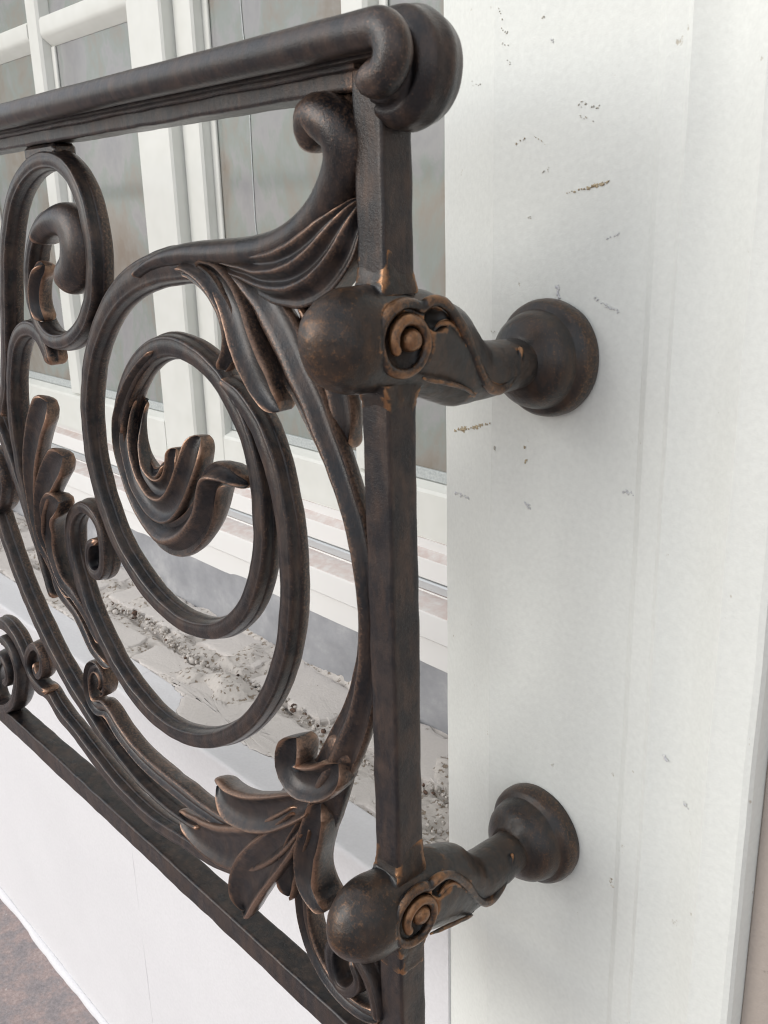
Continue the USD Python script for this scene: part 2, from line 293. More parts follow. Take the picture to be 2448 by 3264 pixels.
STAINS = [
    ('brown', -1.1610, 0.0291, 0.0024, 0.0013, -0.20),
    ('brown', -1.1556, 0.0301, 0.0015, 0.0011, 0.21),
    ('brown', -1.1501, 0.0320, 0.0025, 0.0013, 0.35),
    ('brown', -1.1448, 0.0300, 0.0032, 0.0025, 0.19),
    ('brown', -1.1442, 0.0309, 0.0058, 0.0029, 0.06),
    ('brown', -1.1345, 0.0342, 0.0038, 0.0035, 0.59),
    ('brown', -1.1285, 0.0347, 0.0041, 0.0029, -0.01),
    ('brown', -1.1287, 0.0355, 0.0031, 0.0018, -0.42),
    ('brown', -1.1226, 0.0349, 0.0060, 0.0026, 0.10),
    ('brown', -1.1132, 0.0345, 0.0070, 0.0033, 0.04),
    ('brown', -1.1144, 0.0376, 0.0070, 0.0032, -0.29),
    ('brown', -1.1052, 0.0400, 0.0051, 0.0029, -0.34),
    ('brown', -1.1033, 0.0386, 0.0060, 0.0035, 0.11),
    ('brown', -1.0999, 0.0398, 0.0051, 0.0033, 0.07),
    ('brown', -1.0954, 0.0412, 0.0064, 0.0031, 0.67),
    ('brown', -1.0860, 0.0413, 0.0049, 0.0021, 0.14),
    ('brown', -1.0860, 0.0427, 0.0041, 0.0022, -0.30),
    ('brown', -1.0779, 0.0445, 0.0026, 0.0014, 0.10),
    ('brown', -1.0745, 0.0437, 0.0035, 0.0016, -0.13),
    ('brown', -1.0703, 0.0464, 0.0035, 0.0019, 0.52),
    ('brown', -1.1160, 0.0355, 0.0030, 0.0016, 0.09),
    ('brown', -1.1100, 0.0366, 0.0043, 0.0026, 0.08),
    ('brown', -1.1050, 0.0389, 0.0075, 0.0034, 0.70),
    ('brown', -1.0989, 0.0397, 0.0131, 0.0059, 0.13),
    ('brown', -1.0971, 0.0401, 0.0047, 0.0031, -0.23),
    ('brown', -1.0878, 0.0414, 0.0088, 0.0053, -0.21),
    ('brown', -1.0850, 0.0424, 0.0089, 0.0048, 0.03),
    ('brown', -1.0818, 0.0411, 0.0071, 0.0036, 0.30),
    ('brown', -1.0734, 0.0446, 0.0057, 0.0033, 0.70),
    ('brown', -1.2848, 0.1230, 0.0022, 0.0015, 0.71),
    ('brown', -1.2835, 0.1212, 0.0049, 0.0021, 0.59),
    ('brown', -1.2748, 0.1270, 0.0023, 0.0021, 0.31),
    ('brown', -1.2669, 0.1273, 0.0015, 0.0012, 0.28),
    ('brown', -1.2640, 0.1297, 0.0031, 0.0022, 0.69),
    ('brown', -1.2399, 0.1319, 0.0016, 0.0008, -1.13),
    ('brown', -1.2370, 0.1298, 0.0023, 0.0013, -0.53),
    ('brown', -1.2304, 0.1266, 0.0021, 0.0019, -1.04),
    ('brown', -1.2234, 0.1229, 0.0023, 0.0013, -0.89),
    ('brown', -1.2219, 0.1213, 0.0011, 0.0011, -0.41),
    ('brown', -1.2147, 0.1163, 0.0012, 0.0008, -1.01),
    ('pit', -1.1015, 0.1685, 0.0058, 0.0025, 0.07),
    ('pit', -1.1353, 0.1732, 0.0018, 0.0014, -0.83),
    ('pit', -1.1128, 0.1711, 0.0031, 0.0014, 0.42),
    ('pit', -1.1087, 0.1713, 0.0036, 0.0021, 0.92),
    ('pit', -1.1257, 0.1773, 0.0044, 0.0029, 0.47),
    ('pit', -1.1410, 0.1774, 0.0044, 0.0020, 0.75),
    ('pit', -1.0968, 0.1719, 0.0036, 0.0016, 0.80),
    ('pit', -1.1349, 0.1818, 0.0043, 0.0019, 0.06),
    ('pit', -1.1083, 0.1472, 0.0022, 0.0021, 0.15),
    ('pit', -1.1284, 0.1531, 0.0025, 0.0014, -0.85),
    ('pit', -1.1240, 0.1548, 0.0047, 0.0021, -0.71),
    ('pit', -1.1368, 0.1590, 0.0031, 0.0017, 0.08),
    ('pit', -1.1349, 0.1558, 0.0027, 0.0012, -0.75),
    ('pit', -1.2161, 0.0694, 0.0044, 0.0019, 0.65),
    ('pit', -1.2190, 0.0672, 0.0021, 0.0012, -0.75),
    ('pit', -1.2049, 0.0759, 0.0016, 0.0015, -0.02),
    ('pit', -1.2072, 0.0722, 0.0028, 0.0023, -0.00),
    ('pit', -1.2059, 0.0681, 0.0019, 0.0011, -0.23),
    ('grey', -0.9737, 0.2336, 0.0049, 0.0022, -1.59),
    ('grey', -0.9739, 0.2314, 0.0038, 0.0032, -1.07),
    ('grey', -0.9746, 0.2272, 0.0075, 0.0040, -1.81),
    ('grey', -0.9719, 0.2216, 0.0079, 0.0036, -1.29),
    ('grey', -0.9746, 0.2171, 0.0092, 0.0051, -0.99),
    ('grey', -0.9734, 0.2091, 0.0038, 0.0023, -1.40),
    ('grey', -0.9736, 0.2073, 0.0059, 0.0027, -1.75),
    ('grey', -0.9717, 0.2284, 0.0019, 0.0015, 1.22),
    ('grey', -0.9701, 0.2303, 0.0043, 0.0020, 1.42),
    ('grey', -0.9685, 0.2311, 0.0028, 0.0018, 1.05),
    ('grey', -0.9671, 0.2346, 0.0034, 0.0015, 1.38),
    ('grey', -0.9652, 0.2351, 0.0020, 0.0010, 0.59),
    ('brown', -1.5146, -0.4776, 0.0125, 0.0053, 0.02),
    ('brown', -1.4969, -0.4705, 0.0084, 0.0060, 0.17),
    ('brown', -1.4850, -0.4687, 0.0088, 0.0067, -0.03),
    ('brown', -1.4752, -0.4676, 0.0148, 0.0104, 0.25),
    ('brown', -1.4676, -0.4636, 0.0176, 0.0080, 0.53),
    ('brown', -1.4574, -0.4623, 0.0053, 0.0043, 0.03),
    ('brown', -1.4476, -0.4595, 0.0078, 0.0033, 0.05),
    ('brown', -1.4356, -0.4543, 0.0053, 0.0039, 0.19),
    ('brown', -1.4235, -0.4518, 0.0111, 0.0065, 0.07),
    ('brown', -1.4099, -0.4477, 0.0193, 0.0085, 0.26),
    ('brown', -1.4049, -0.4463, 0.0104, 0.0052, 0.70),
    ('brown', -1.3929, -0.4408, 0.0093, 0.0066, 0.12),
    ('brown', -1.3829, -0.4374, 0.0063, 0.0058, 0.54),
    ('brown', -1.3675, -0.4322, 0.0046, 0.0038, 0.65),
    ('brown', -1.3603, -0.4317, 0.0051, 0.0036, 0.57),
    ('brown', -1.3496, -0.4269, 0.0044, 0.0036, 0.35),
    ('grey', -1.5147, -0.6277, 0.0054, 0.0051, 0.06),
    ('grey', -1.5055, -0.6248, 0.0168, 0.0070, 0.14),
    ('grey', -1.4882, -0.6236, 0.0127, 0.0090, 0.38),
    ('grey', -1.4806, -0.6220, 0.0103, 0.0057, -0.02),
    ('grey', -1.4628, -0.6212, 0.0111, 0.0054, -0.15),
    ('grey', -1.4502, -0.6194, 0.0081, 0.0050, 0.58),
    ('grey', -1.4461, -0.6210, 0.0070, 0.0032, 0.44),
    ('grey', -1.0088, -0.5113, 0.0045, 0.0042, 0.19),
    ('grey', -1.0044, -0.5072, 0.0096, 0.0053, 0.40),
    ('grey', -0.9973, -0.5109, 0.0069, 0.0065, 0.10),
    ('grey', -0.9908, -0.5079, 0.0053, 0.0034, -0.30),
    ('grey', -0.9863, -0.5121, 0.0030, 0.0020, -0.14),
    ('pit', -1.3311, -0.4762, 0.0036, 0.0019, -0.99),
    ('pit', -1.3326, -0.4744, 0.0051, 0.0021, 0.92),
    ('pit', -1.3321, -0.4800, 0.0053, 0.0023, -0.60),
    ('brown', -1.2493, -0.4942, 0.0020, 0.0009, 1.02),
    ('brown', -1.2479, -0.4952, 0.0035, 0.0023, 1.13),
    ('brown', -1.2473, -0.4913, 0.0071, 0.0033, 1.57),
    ('brown', -1.2438, -0.4883, 0.0036, 0.0023, 1.04),
    ('brown', -1.2430, -0.4901, 0.0016, 0.0016, 0.96),
    ('brown', -1.2514, -0.4608, 0.0026, 0.0014, -0.79),
    ('brown', -1.2519, -0.4627, 0.0033, 0.0017, -0.84),
    ('brown', -1.2509, -0.4645, 0.0024, 0.0021, -0.54),
    ('brown', -1.2481, -0.4611, 0.0018, 0.0017, -0.55),
    ('brown', -1.2486, -0.4632, 0.0027, 0.0013, -0.53),
    ('grey', -1.0909, -0.1570, 0.0024, 0.0017, 0.02),
    ('grey', -1.0891, -0.1546, 0.0054, 0.0032, -0.04),
    ('grey', -1.0856, -0.1602, 0.0039, 0.0026, 0.18),
    ('grey', -1.0833, -0.1586, 0.0033, 0.0030, -0.18),
    ('grey', -1.0763, -0.1653, 0.0033, 0.0014, -0.30),
    ('grey', -1.0733, -0.1637, 0.0036, 0.0023, -0.12),
    ('grey', -1.0655, -0.1668, 0.0071, 0.0041, -0.44),
    ('grey', -1.0664, -0.1710, 0.0041, 0.0026, -0.19),
    ('grey', -1.0587, -0.1710, 0.0072, 0.0032, -0.50),
    ('grey', -1.0555, -0.1730, 0.0063, 0.0043, -0.50),
    ('grey', -1.0474, -0.1734, 0.0049, 0.0046, -0.51),
    ('grey', -1.0389, -0.1793, 0.0047, 0.0027, 0.42),
    ('grey', -1.0402, -0.1750, 0.0035, 0.0026, -0.62),
    ('grey', -1.1811, -0.1395, 0.0061, 0.0033, -1.14),
    ('grey', -1.1750, -0.1415, 0.0076, 0.0059, -1.35),
    ('grey', -1.1763, -0.1405, 0.0095, 0.0074, -1.55),
    ('grey', -1.1759, -0.1479, 0.0092, 0.0044, -1.58),
    ('grey', -1.1725, -0.1583, 0.0079, 0.0069, -1.84),
    ('grey', -1.1761, -0.1521, 0.0074, 0.0059, -1.27),
    ('grey', -1.1724, -0.1714, 0.0043, 0.0023, -1.02),
    ('grey', -0.9734, -0.2594, 0.0043, 0.0021, 0.44),
    ('grey', -0.9716, -0.2614, 0.0053, 0.0031, -0.06),
    ('grey', -0.9681, -0.2583, 0.0038, 0.0025, 0.47),
    ('grey', -0.9628, -0.2583, 0.0028, 0.0015, 0.30),
    ('grey', -0.9628, -0.2568, 0.0042, 0.0018, -0.34),
    ('grey', -1.2061, 0.2902, 0.0027, 0.0016, -0.56),
    ('grey', -1.2039, 0.2908, 0.0024, 0.0020, -0.64),
    ('grey', -1.2037, 0.2908, 0.0046, 0.0028, -0.39),
    ('grey', -1.2035, 0.2906, 0.0057, 0.0027, -0.32),
    ('grey', -1.2020, 0.2865, 0.0048, 0.0030, -0.63),
    ('pit', -1.2236, 0.3308, 0.0041, 0.0019, -0.21),
    ('pit', -1.2223, 0.3284, 0.0013, 0.0011, 0.27),
    ('pit', -1.2273, 0.3288, 0.0039, 0.0022, 0.51),
    ('dark', -0.9129, -0.9227, 0.0202, 0.0034, -1.189),
    ('grey', -0.8863, -1.0202, 0.0069, 0.0030, -0.93),
    ('grey', -0.8849, -1.0205, 0.0057, 0.0048, -0.41),
    ('grey', -0.8843, -1.0230, 0.0109, 0.0059, -1.15),
    ('grey', -0.8798, -1.0263, 0.0101, 0.0045, -0.62),
    ('grey', -0.8800, -1.0280, 0.0074, 0.0042, -0.32),
    ('pit', -0.9847, -1.3801, 0.0121, 0.0060, 0.13),
    ('pit', -0.9907, -1.3708, 0.0076, 0.0069, 0.01),
    ('pit', -0.9896, -1.3638, 0.0071, 0.0045, 0.26),
    ('pit', -1.3267, 0.3511, 0.0023, 0.0017, -0.76),
    ('pit', -1.3294, 0.3552, 0.0028, 0.0013, 0.37),
    ('pit', -1.3230, 0.3409, 0.0045, 0.0020, -0.81),
    ('pit', -1.3319, 0.3601, 0.0026, 0.0019, -0.81),
    ('pit', -1.3108, 0.3163, 0.0052, 0.0022, 0.82),
    ('pit', -1.3156, 0.3188, 0.0029, 0.0022, 0.18),
    ('pit', -1.3213, 0.3220, 0.0028, 0.0016, 0.44),
    ('pit', -1.3242, 0.3262, 0.0021, 0.0019, -0.49),
    ('pit', -1.3159, 0.2965, 0.0021, 0.0020, 0.72),
    ('pit', -1.3209, 0.3005, 0.0019, 0.0012, 0.84),
    ('pit', -1.3224, 0.2990, 0.0016, 0.0014, 0.13),
    ('pit', -1.3078, 0.2951, 0.0021, 0.0019, 0.42),
    ('pit', -1.3028, 0.2655, 0.0026, 0.0018, -0.98),
    ('pit', -1.3092, 0.2699, 0.0025, 0.0014, -0.27),
    ('pit', -1.3028, 0.2617, 0.0031, 0.0014, 0.30),
    ('pit', -1.4328, 0.2489, 0.0021, 0.0016, 0.35),
    ('pit', -1.4057, 0.2383, 0.0032, 0.0018, -0.61),
    ('pit', -1.3985, 0.2390, 0.0046, 0.0020, 0.30),
    ('pit', -1.4288, 0.2405, 0.0024, 0.0012, -0.31),
    ('pit', -1.4157, 0.2414, 0.0020, 0.0014, -0.64),
    ('grey', -1.2461, -0.5809, 0.0055, 0.0032, -1.16),
    ('grey', -1.2432, -0.5830, 0.0119, 0.0058, -0.45),
    ('grey', -1.2356, -0.5824, 0.0068, 0.0034, -0.38),
    ('grey', -1.2391, -0.5897, 0.0074, 0.0031, -0.82),
    ('grey', -1.2338, -0.5889, 0.0076, 0.0042, -0.52),
    ('pit', -1.3451, -0.2344, 0.0036, 0.0018, 0.18),
    ('pit', -1.3385, -0.2364, 0.0018, 0.0018, -0.19),
    ('pit', -1.3357, -0.2336, 0.0031, 0.0014, -0.76),
    ('pit', -1.2471, -0.0111, 0.0038, 0.0020, 0.12),
    ('pit', -1.2458, -0.0139, 0.0025, 0.0017, 0.73),
    ('pit', -1.2514, -0.0125, 0.0030, 0.0019, 0.03),
    ('grey', -1.0680, -0.0514, 0.0045, 0.0020, 0.61),
    ('grey', -1.0620, -0.0483, 0.0025, 0.0024, -0.04),
    ('grey', -1.0531, -0.0470, 0.0037, 0.0022, 0.26),
    ('grey', -1.0475, -0.0446, 0.0052, 0.0025, 0.40),
    ('grey', -1.0445, -0.0418, 0.0028, 0.0022, 0.21),
    ('pit', -0.9327, 0.0057, 0.0042, 0.0019, -0.77),
    ('pit', -0.9382, 0.0072, 0.0027, 0.0018, 0.70),
    ('pit', -0.9341, 0.0070, 0.0033, 0.0025, 0.04),
    ('grey', -0.8122, -0.2438, 0.0047, 0.0021, 1.04),
    ('grey', -0.8103, -0.2427, 0.0024, 0.0013, 0.92),
    ('grey', -0.8098, -0.2429, 0.0027, 0.0022, 0.85),
    ('grey', -0.8059, -0.2399, 0.0029, 0.0019, 1.21),
    ('grey', -0.8053, -0.2371, 0.0030, 0.0013, 1.49),
    ('pit', -0.7984, -0.2155, 0.0043, 0.0020, -0.91),
    ('pit', -0.7957, -0.2201, 0.0041, 0.0018, 0.83),
    ('pit', -0.8010, -0.2105, 0.0024, 0.0014, -0.13),
    ('pit', -1.1538, -1.1633, 0.0016, 0.0012, 0.09),
    ('pit', -1.1528, -1.1582, 0.0022, 0.0020, 0.62),
    ('pit', -1.1569, -1.1616, 0.0037, 0.0021, 0.88),
    ('pit', -0.9704, -1.2687, 0.0024, 0.0015, -0.52),
    ('pit', -0.9657, -1.2666, 0.0078, 0.0034, 0.54),
    ('pit', -0.9658, -1.2652, 0.0039, 0.0020, -0.72),
    ('grey', -0.8358, -1.0992, 0.0027, 0.0016, -0.54),
    ('grey', -0.8348, -1.1056, 0.0065, 0.0030, -1.08),
    ('grey', -0.8323, -1.1041, 0.0037, 0.0029, -0.55),
    ('grey', -0.8307, -1.1085, 0.0024, 0.0016, -0.14),
    ('grey', -0.8265, -1.1102, 0.0035, 0.0022, -0.62),
]
for i, (k, X, Zc, L, h, a) in enumerate(STAINS):
    obj({'brown': 'brown_streak', 'pit': 'pit_mark', 'grey': 'grey_scuff', 'dark': 'scratch'}[k], flake(X, None, Zc, L, h, a, 100 + i), {'brown': M_STAIN_B, 'pit': M_STAIN_P, 'grey': M_STAIN_G, 'dark': M_DARK}[k], pil, smooth=True)

# ------------------------------------------------------------------ window sill: slabs, plates set in mortar
sill = thing('window_sill', 'white stone sill and apron with crumbly mortar and broken slabs before the window', 'window sill', (-4.2, 1.6, -Z0))
def apron(x0, x1, seed):
    """White stone panel below the window with the front part of the sill in one piece; the arris is a little worn."""
    zt = -1.878; nx = max(20, int((x1 - x0) / 0.03)); xs = np.linspace(x0, x1, nx)
    prof = [(1.76, zt - 0.08), (1.752, zt - 0.003), (1.745, zt), (1.68, zt), (1.60, zt), (1.578, zt), (1.571, zt - 0.003), (1.566, zt - 0.009), (1.565, zt - 0.02)] + [(1.565, q) for q in np.linspace(zt - 0.1, -4.05, 24)] + [(1.565, -4.11), (1.63, -4.11), (1.63, zt - 0.08)]
    P = np.array([[(X, Y, Zc) for Y, Zc in prof] for X in xs]); w = meshkit.fbm(P * np.array([7, 7, 7]), 4, seed) - 0.5
    P[..., 1] += 0.003 * w; P[..., 2] += 0.003 * np.roll(w, 2, 0) * (P[..., 2] > -2); P[0, :, 0] = x0; P[-1, :, 0] = x1
    return loft(P)
obj('stone_panel', apron(-3.551, -1.557, 1), M_SLAB, sill, smooth=35)
obj('stone_panel', apron(-6.84, -3.5525, 2), M_SLAB, sill, smooth=35)
def skirt():
    xs = np.arange(-6.84, -1.6, 0.03); rings = []
    for i, X in enumerate(xs):
        w = meshkit.fbm(np.array([[X * 4, 0, 0]]), 4, 9)[0] - 0.5; w2 = meshkit.fbm(np.array([[X * 7, 3, 0]]), 3, 4)[0] - 0.5
        r = 0.026 + 0.016 * w
        rings.append([(X, 1.564 - (r * math.sin(a) + 0.012 * w2 * math.sin(a)), -4.119 + 1.35 * r * math.cos(a)) for a in np.linspace(0, PI / 2, 9)] + [(X, 1.5645, -4.119)])
    return loft(np.array(rings))
obj('skirting_bead', skirt(), M_SLAB, sill, smooth=60)

# mortar bed: one rough sheet that shows between and around the plates
def bed():
    xs, ys = np.arange(-8.6, -1.52, 0.011), np.arange(2.02, 2.70, 0.0105)
    X, Y = np.meshgrid(xs, ys, indexing='ij')
    P = np.stack([X * 9, Y * 9, 0 * X], -1)
    h = 0.070 * (meshkit.fbm(P * 0.7, 5, 3) - 0.5) + 0.018 * (meshkit.fbm(P * 6, 3, 8) - 0.5)
    lump = np.clip(meshkit.noise(P * 0.45, 21) - 0.55, 0, 1)
    right = np.clip((X + 2.6) / 0.5, 0, 1)
    Zz = -2.203 + h * (0.75 + 0.7 * right) + 0.13 * lump * np.clip((Y - 2.08) / 0.08, 0, 1) + 0.008 * right
    Zz += 0.02 * np.clip((Y - 2.60) / 0.08, 0, 1)
    jc = 2.305 + 0.03 * np.sin(X * 5) + 0.05 * (meshkit.fbm(np.stack([X * 4, 0 * X, 0 * X], -1), 3, 15) - 0.5)
    Zz -= 0.045 * np.exp(-((Y - jc) / 0.022) ** 2) * np.clip(meshkit.noise(np.stack([X * 7, Y * 3, 0 * X], -1), 4) * 2.2 - 0.5, 0, 1)
    Zz -= 0.05 * np.clip(meshkit.noise(P * 1.1, 33) - 0.66, 0, 1) / 0.34
    edge = np.clip((Y - 2.03) / 0.03, 0, 1); Zz = -2.23 * (1 - edge) + Zz * edge
    return grid_mesh(np.stack([X, Y, Zz], -1))
obj('mortar', bed(), M_MORTAR, sill, smooth=True, unit=WU)

def plate(x0, x1, y0, y1, z, seed, wob=0.03, cut=0.05):
    """Broken stone plate with a rough outline and a nearly flat, slightly tilted top."""
    r = np.random.default_rng(seed); per = []
    cs = [(x0 + r.uniform(0, cut), y0), (x1 - r.uniform(0, cut), y0 + r.uniform(0, 0.01)), (x1, y0 + r.uniform(0.02, 0.05)), (x1 - r.uniform(0, cut), y1 - r.uniform(0, 0.03)), (x0 + r.uniform(0, cut), y1), (x0, y1 - r.uniform(0.02, 0.05))]
    for a, b in zip(cs, cs[1:] + cs[:1]):
        n = max(3, int(math.dist(a, b) / 0.03))
        for t in np.arange(n) / n:
            j = 0.35 if a[1] == b[1] == y0 else 1
            per.append((a[0] + (b[0] - a[0]) * t + r.normal() * wob * 0.25 * j, a[1] + (b[1] - a[1]) * t + r.normal() * wob * 0.25 * j))
    per = np.array(per); c = per.mean(0); rings = []
    tx, ty = r.normal() * 0.004, r.normal() * 0.01
    for k, d in ((1.0, -0.05), (1.0, -0.012), (0.985, -0.003), (0.96, 0.0), (0.8, 0.002), (0.5, 0.003), (0.2, 0.003)):
        p = c + (per - c) * k
        if k > 0.9: p = per + (c - per) / np.linalg.norm(c - per, axis=1, keepdims=True) * (1 - k) * 0.5
        zz = z + d + tx * (p[:, 0] - c[0]) + ty * (p[:, 1] - c[1]) + (0.012 * (meshkit.fbm(np.stack([p[:, 0] * 12, p[:, 1] * 12, p[:, 0] * 0], -1), 4, seed) - 0.5) if d > -0.03 else 0)
        rings.append(np.concatenate([p, zz[:, None]], 1))
    return loft(np.array(rings))
PL = [(-2.95, -2.32, 2.056, 2.24, -2.198), (-3.62, -2.97, 2.056, 2.27, -2.192), (-4.42, -3.66, 2.056, 2.262, -2.194), (-5.4, -4.5, 2.056, 2.25, -2.196), (-6.6, -5.5, 2.056, 2.26, -2.193), (-7.8, -6.7, 2.056, 2.26, -2.193),
      (-2.30, -1.78, 2.37, 2.62, -2.183), (-3.05, -2.36, 2.345, 2.655, -2.180), (-3.72, -3.10, 2.33, 2.655, -2.184), (-4.3, -3.80, 2.40, 2.66, -2.186), (-5.3, -4.4, 2.36, 2.66, -2.184), (-6.4, -5.4, 2.36, 2.66, -2.184), (-7.6, -6.5, 2.36, 2.66, -2.184)]
for i, (a, b, c, d, zz) in enumerate(PL): obj('broken_slab', plate(a, b, c, d, zz, 40 + i), M_PLATE, sill, smooth=30, unit=WU)
def smear(pts, z, seed):
    r = np.random.default_rng(seed); p = np.array(pts, float); q = []
    for a, b in zip(p, np.roll(p, -1, 0)):
        n = max(2, int(np.linalg.norm(b - a) / 0.02)); q += [a + (b - a) * t + r.normal(size=2) * 0.006 for t in np.arange(n) / n]
    q = np.array(q); c = q.mean(0); rings = [np.c_[c + (q - c) * k, np.full(len(q), z + d)] for k, d in ((1, -0.002), (0.97, 0.004), (0.85, 0.009), (0.5, 0.012), (0.15, 0.011))]
    for g in rings[1:]: g[:, 2] += 0.008 * (meshkit.fbm(np.c_[g[:, :2] * 20, g[:, :1] * 0], 3, seed) - 0.5)
    return loft(np.array(rings))
obj('mortar_smear', smear([(-4.05, 2.075), (-3.80, 2.02), (-3.66, 1.90), (-3.50, 1.91), (-3.42, 1.985), (-3.15, 1.99), (-2.98, 2.03), (-2.95, 2.09), (-3.3, 2.13), (-3.8, 2.12)], -2.199, 5), M_PLATE, sill, smooth=True, unit=WU)
obj('mortar_smear', smear([(-2.35, 2.03), (-2.1, 1.96), (-1.85, 1.99), (-1.58, 1.93), (-1.56, 2.12), (-2.0, 2.16), (-2.3, 2.12)], -2.199, 7), M_MORTAR, sill, smooth=True, unit=WU)

def crumb(r):
    m = trimesh.creation.icosphere(subdivisions=1, radius=1.0); v = np.array(m.vertices) * (1 + 0.35 * (r.random((len(m.vertices), 1)) - 0.5)); return trimesh.Trimesh(v * r.uniform(0.5, 1.2, 3), m.faces, process=False)
def crumbs(n, seed, lo, hi, sel):
    r = np.random.default_rng(seed); out = []
    for _ in range(n):
        X, Y = sel(r); m = crumb(r); s = r.uniform(lo, hi) * (1 + 1.2 * (r.random() > 0.93)); out.append(trimesh.Trimesh(np.array(m.vertices) * s + [X, Y, -2.185 + r.uniform(-0.012, 0.006)], m.faces, process=False))
    return cat(*out)
def along_joint(r): X = r.uniform(-5.2, -1.56); return X, 2.30 + 0.035 * math.sin(X * 5) + r.normal() * 0.02
def right_patch(r): return r.uniform(-2.35, -1.55), r.uniform(2.0, 2.62)
obj('crumbs', cat(crumbs(330, 11, 0.005, 0.011, along_joint), crumbs(170, 12, 0.005, 0.013, right_patch)), M_MORTAR, sill, smooth=40, kind='stuff', unit=WU)
obj('dark_crumbs', crumbs(45, 13, 0.006, 0.014, along_joint), M_DARK, sill, smooth=40, kind='stuff', unit=WU)

def membrane():
    xs, zs = np.arange(-8.5, -1.52, 0.03), np.linspace(-2.215, -1.86, 26); X, Zz = np.meshgrid(xs, zs, indexing='ij')
    t = (Zz + 2.215) / 0.355
    Y = 2.665 + 0.03 * t + 0.012 * (meshkit.fbm(np.stack([X * 2.2, Zz * 5, 0 * X], -1), 3, 2) - 0.5) - 0.02 * np.clip(0.25 - t, 0, 1)
    return grid_mesh(np.stack([X, Y, Zz], -1)[:, ::-1])
obj('damp_proof_membrane', membrane(), M_MEMBRANE, smooth=True, label='grey waterproofing strip between the window frame and the crumbly mortar', cat='membrane', unit=WU)

# ------------------------------------------------------------------ casement window
win = thing('casement_window', 'cream painted casement window with dusty glass behind the bronze railing', 'window', (-4.2, 2.45, -1.65))
XL, XR = -8.25, -1.58
fr = obj('frame', cat(box(-1.93, XR, 2.80, 3.05, -1.43, 3.93), box(XL, -7.90, 2.80, 3.05, -1.43, 3.93), box(-7.898, -1.932, 2.80, 3.05, 3.62, 3.93)), M_PAINT, win, unit=WU)
SILLP = [(2.70, -1.905), (2.692, -1.905), (2.690, -1.90), (2.690, -1.778), (2.694, -1.772), (2.668, -1.768), (2.660, -1.760), (2.660, -1.650), (2.664, -1.641), (2.674, -1.636), (2.795, -1.624), (2.797, -1.617), (2.835, -1.612),
         (2.835, -1.566), (2.803, -1.564), (2.800, -1.560), (2.800, -1.476), (2.803, -1.468), (2.812, -1.464), (2.852, -1.444), (2.852, -1.40), (3.04, -1.40), (3.04, -1.905)]
obj('sill_profile', prism(SILLP, XL, XR, 0), M_SILLPAINT, win, smooth=25, unit=WU)
obj('drain_rail', cat(box(XL + 0.01, XR - 0.01, 2.788, 2.83, -1.611, -1.567, 0.006)), M_ALU, win, unit=WU)

def sash(xa, xb, ba, bb, y, label):
    """Stiles and rails as one mesh; glazing bars, beads and panes are its children. y is the front plane."""
    zb, zt, sw = -1.425 * y / 2.86, 3.60, 0.19
    il, ir = xa[1], xb[0]
    yb, gy = y + 0.11, y + 0.072
    def stile(x0, x1): return box(x0, x1, y, yb, zb, zt, 0.012)
    bot = prism([(y, zb), (y, -0.415 * y), (y + 0.01, -0.410 * y), (gy - 0.02, -0.402 * y), (yb, -0.402 * y), (yb, zb)], il - 0.001, ir + 0.001, 0)
    top = box(il - 0.001, ir + 0.001, y + 0.002, yb - 0.002, 3.3, zt - 0.002)
    s = obj('sash', cat(stile(*xa), stile(*xb), bot, top), M_PAINT, win, smooth=25, label=label, unit=WU)
    def vbar(x0, x1, z0, z1):
        p = [(x0, y + 0.01), (x0 + 0.014, y), (x1 - 0.018, y), (x1, y + 0.016), (x1 + 0.012, gy), (x1 + 0.014, yb - 0.01), (x0 - 0.014, yb - 0.01), (x0 - 0.012, gy)]
        return prism(p, z0, z1, 2)
    obj('glazing_bar', vbar(ba, bb, -0.402 * y, 3.3), M_PAINT, s, smooth=25, unit=WU)
    rows = [(-0.382 * y, 0.3655 * gy), (0.3655 * gy + 0.17, 3.3)]
    for x0, x1 in ((il, ba - 0.014), (bb + 0.014, ir)):
        z0, z1 = rows[0][1], rows[1][0]
        obj('glazing_bar', prism([(y + 0.004, z0 + 0.075), (y + 0.016, z0 + 0.045), (gy, z0), (yb - 0.012, z0), (yb - 0.012, z1), (gy, z1), (y + 0.014, z1 - 0.012), (y + 0.004, z1 - 0.03)], x0, x1, 0), M_PAINT, s, smooth=35, unit=WU)
        for zz0, zz1 in rows:
            pn = obj('pane', box(x0 - 0.01, x1 + 0.01, gy + 0.004, gy + 0.016, zz0 - 0.02, zz1 + 0.01, 0.001), M_PANE, s, smooth=False, unit=WU)
        obj('glazing_bead', box(x0 + 0.001, x0 + 0.05, gy - 0.012, gy + 0.0035, rows[0][0] + 0.04, rows[0][1] - 0.002, 0.004), M_PAINT, s, unit=WU)
        obj('putty_line', box(x0 + 0.002, x1 - 0.002, gy - 0.016, gy + 0.002, -0.401 * y, -0.383 * y, 0.004), M_GASKET, s, unit=WU)
    return s
s1 = sash((-7.86, -7.50), (-5.148, -4.794), -6.426, -6.262, 2.79, 'left casement sash, standing slightly proud of the other')
s2 = sash((-4.790, -4.605), (-2.19, -1.95), -3.447, -3.285, 2.86, 'right casement sash behind the railing post')
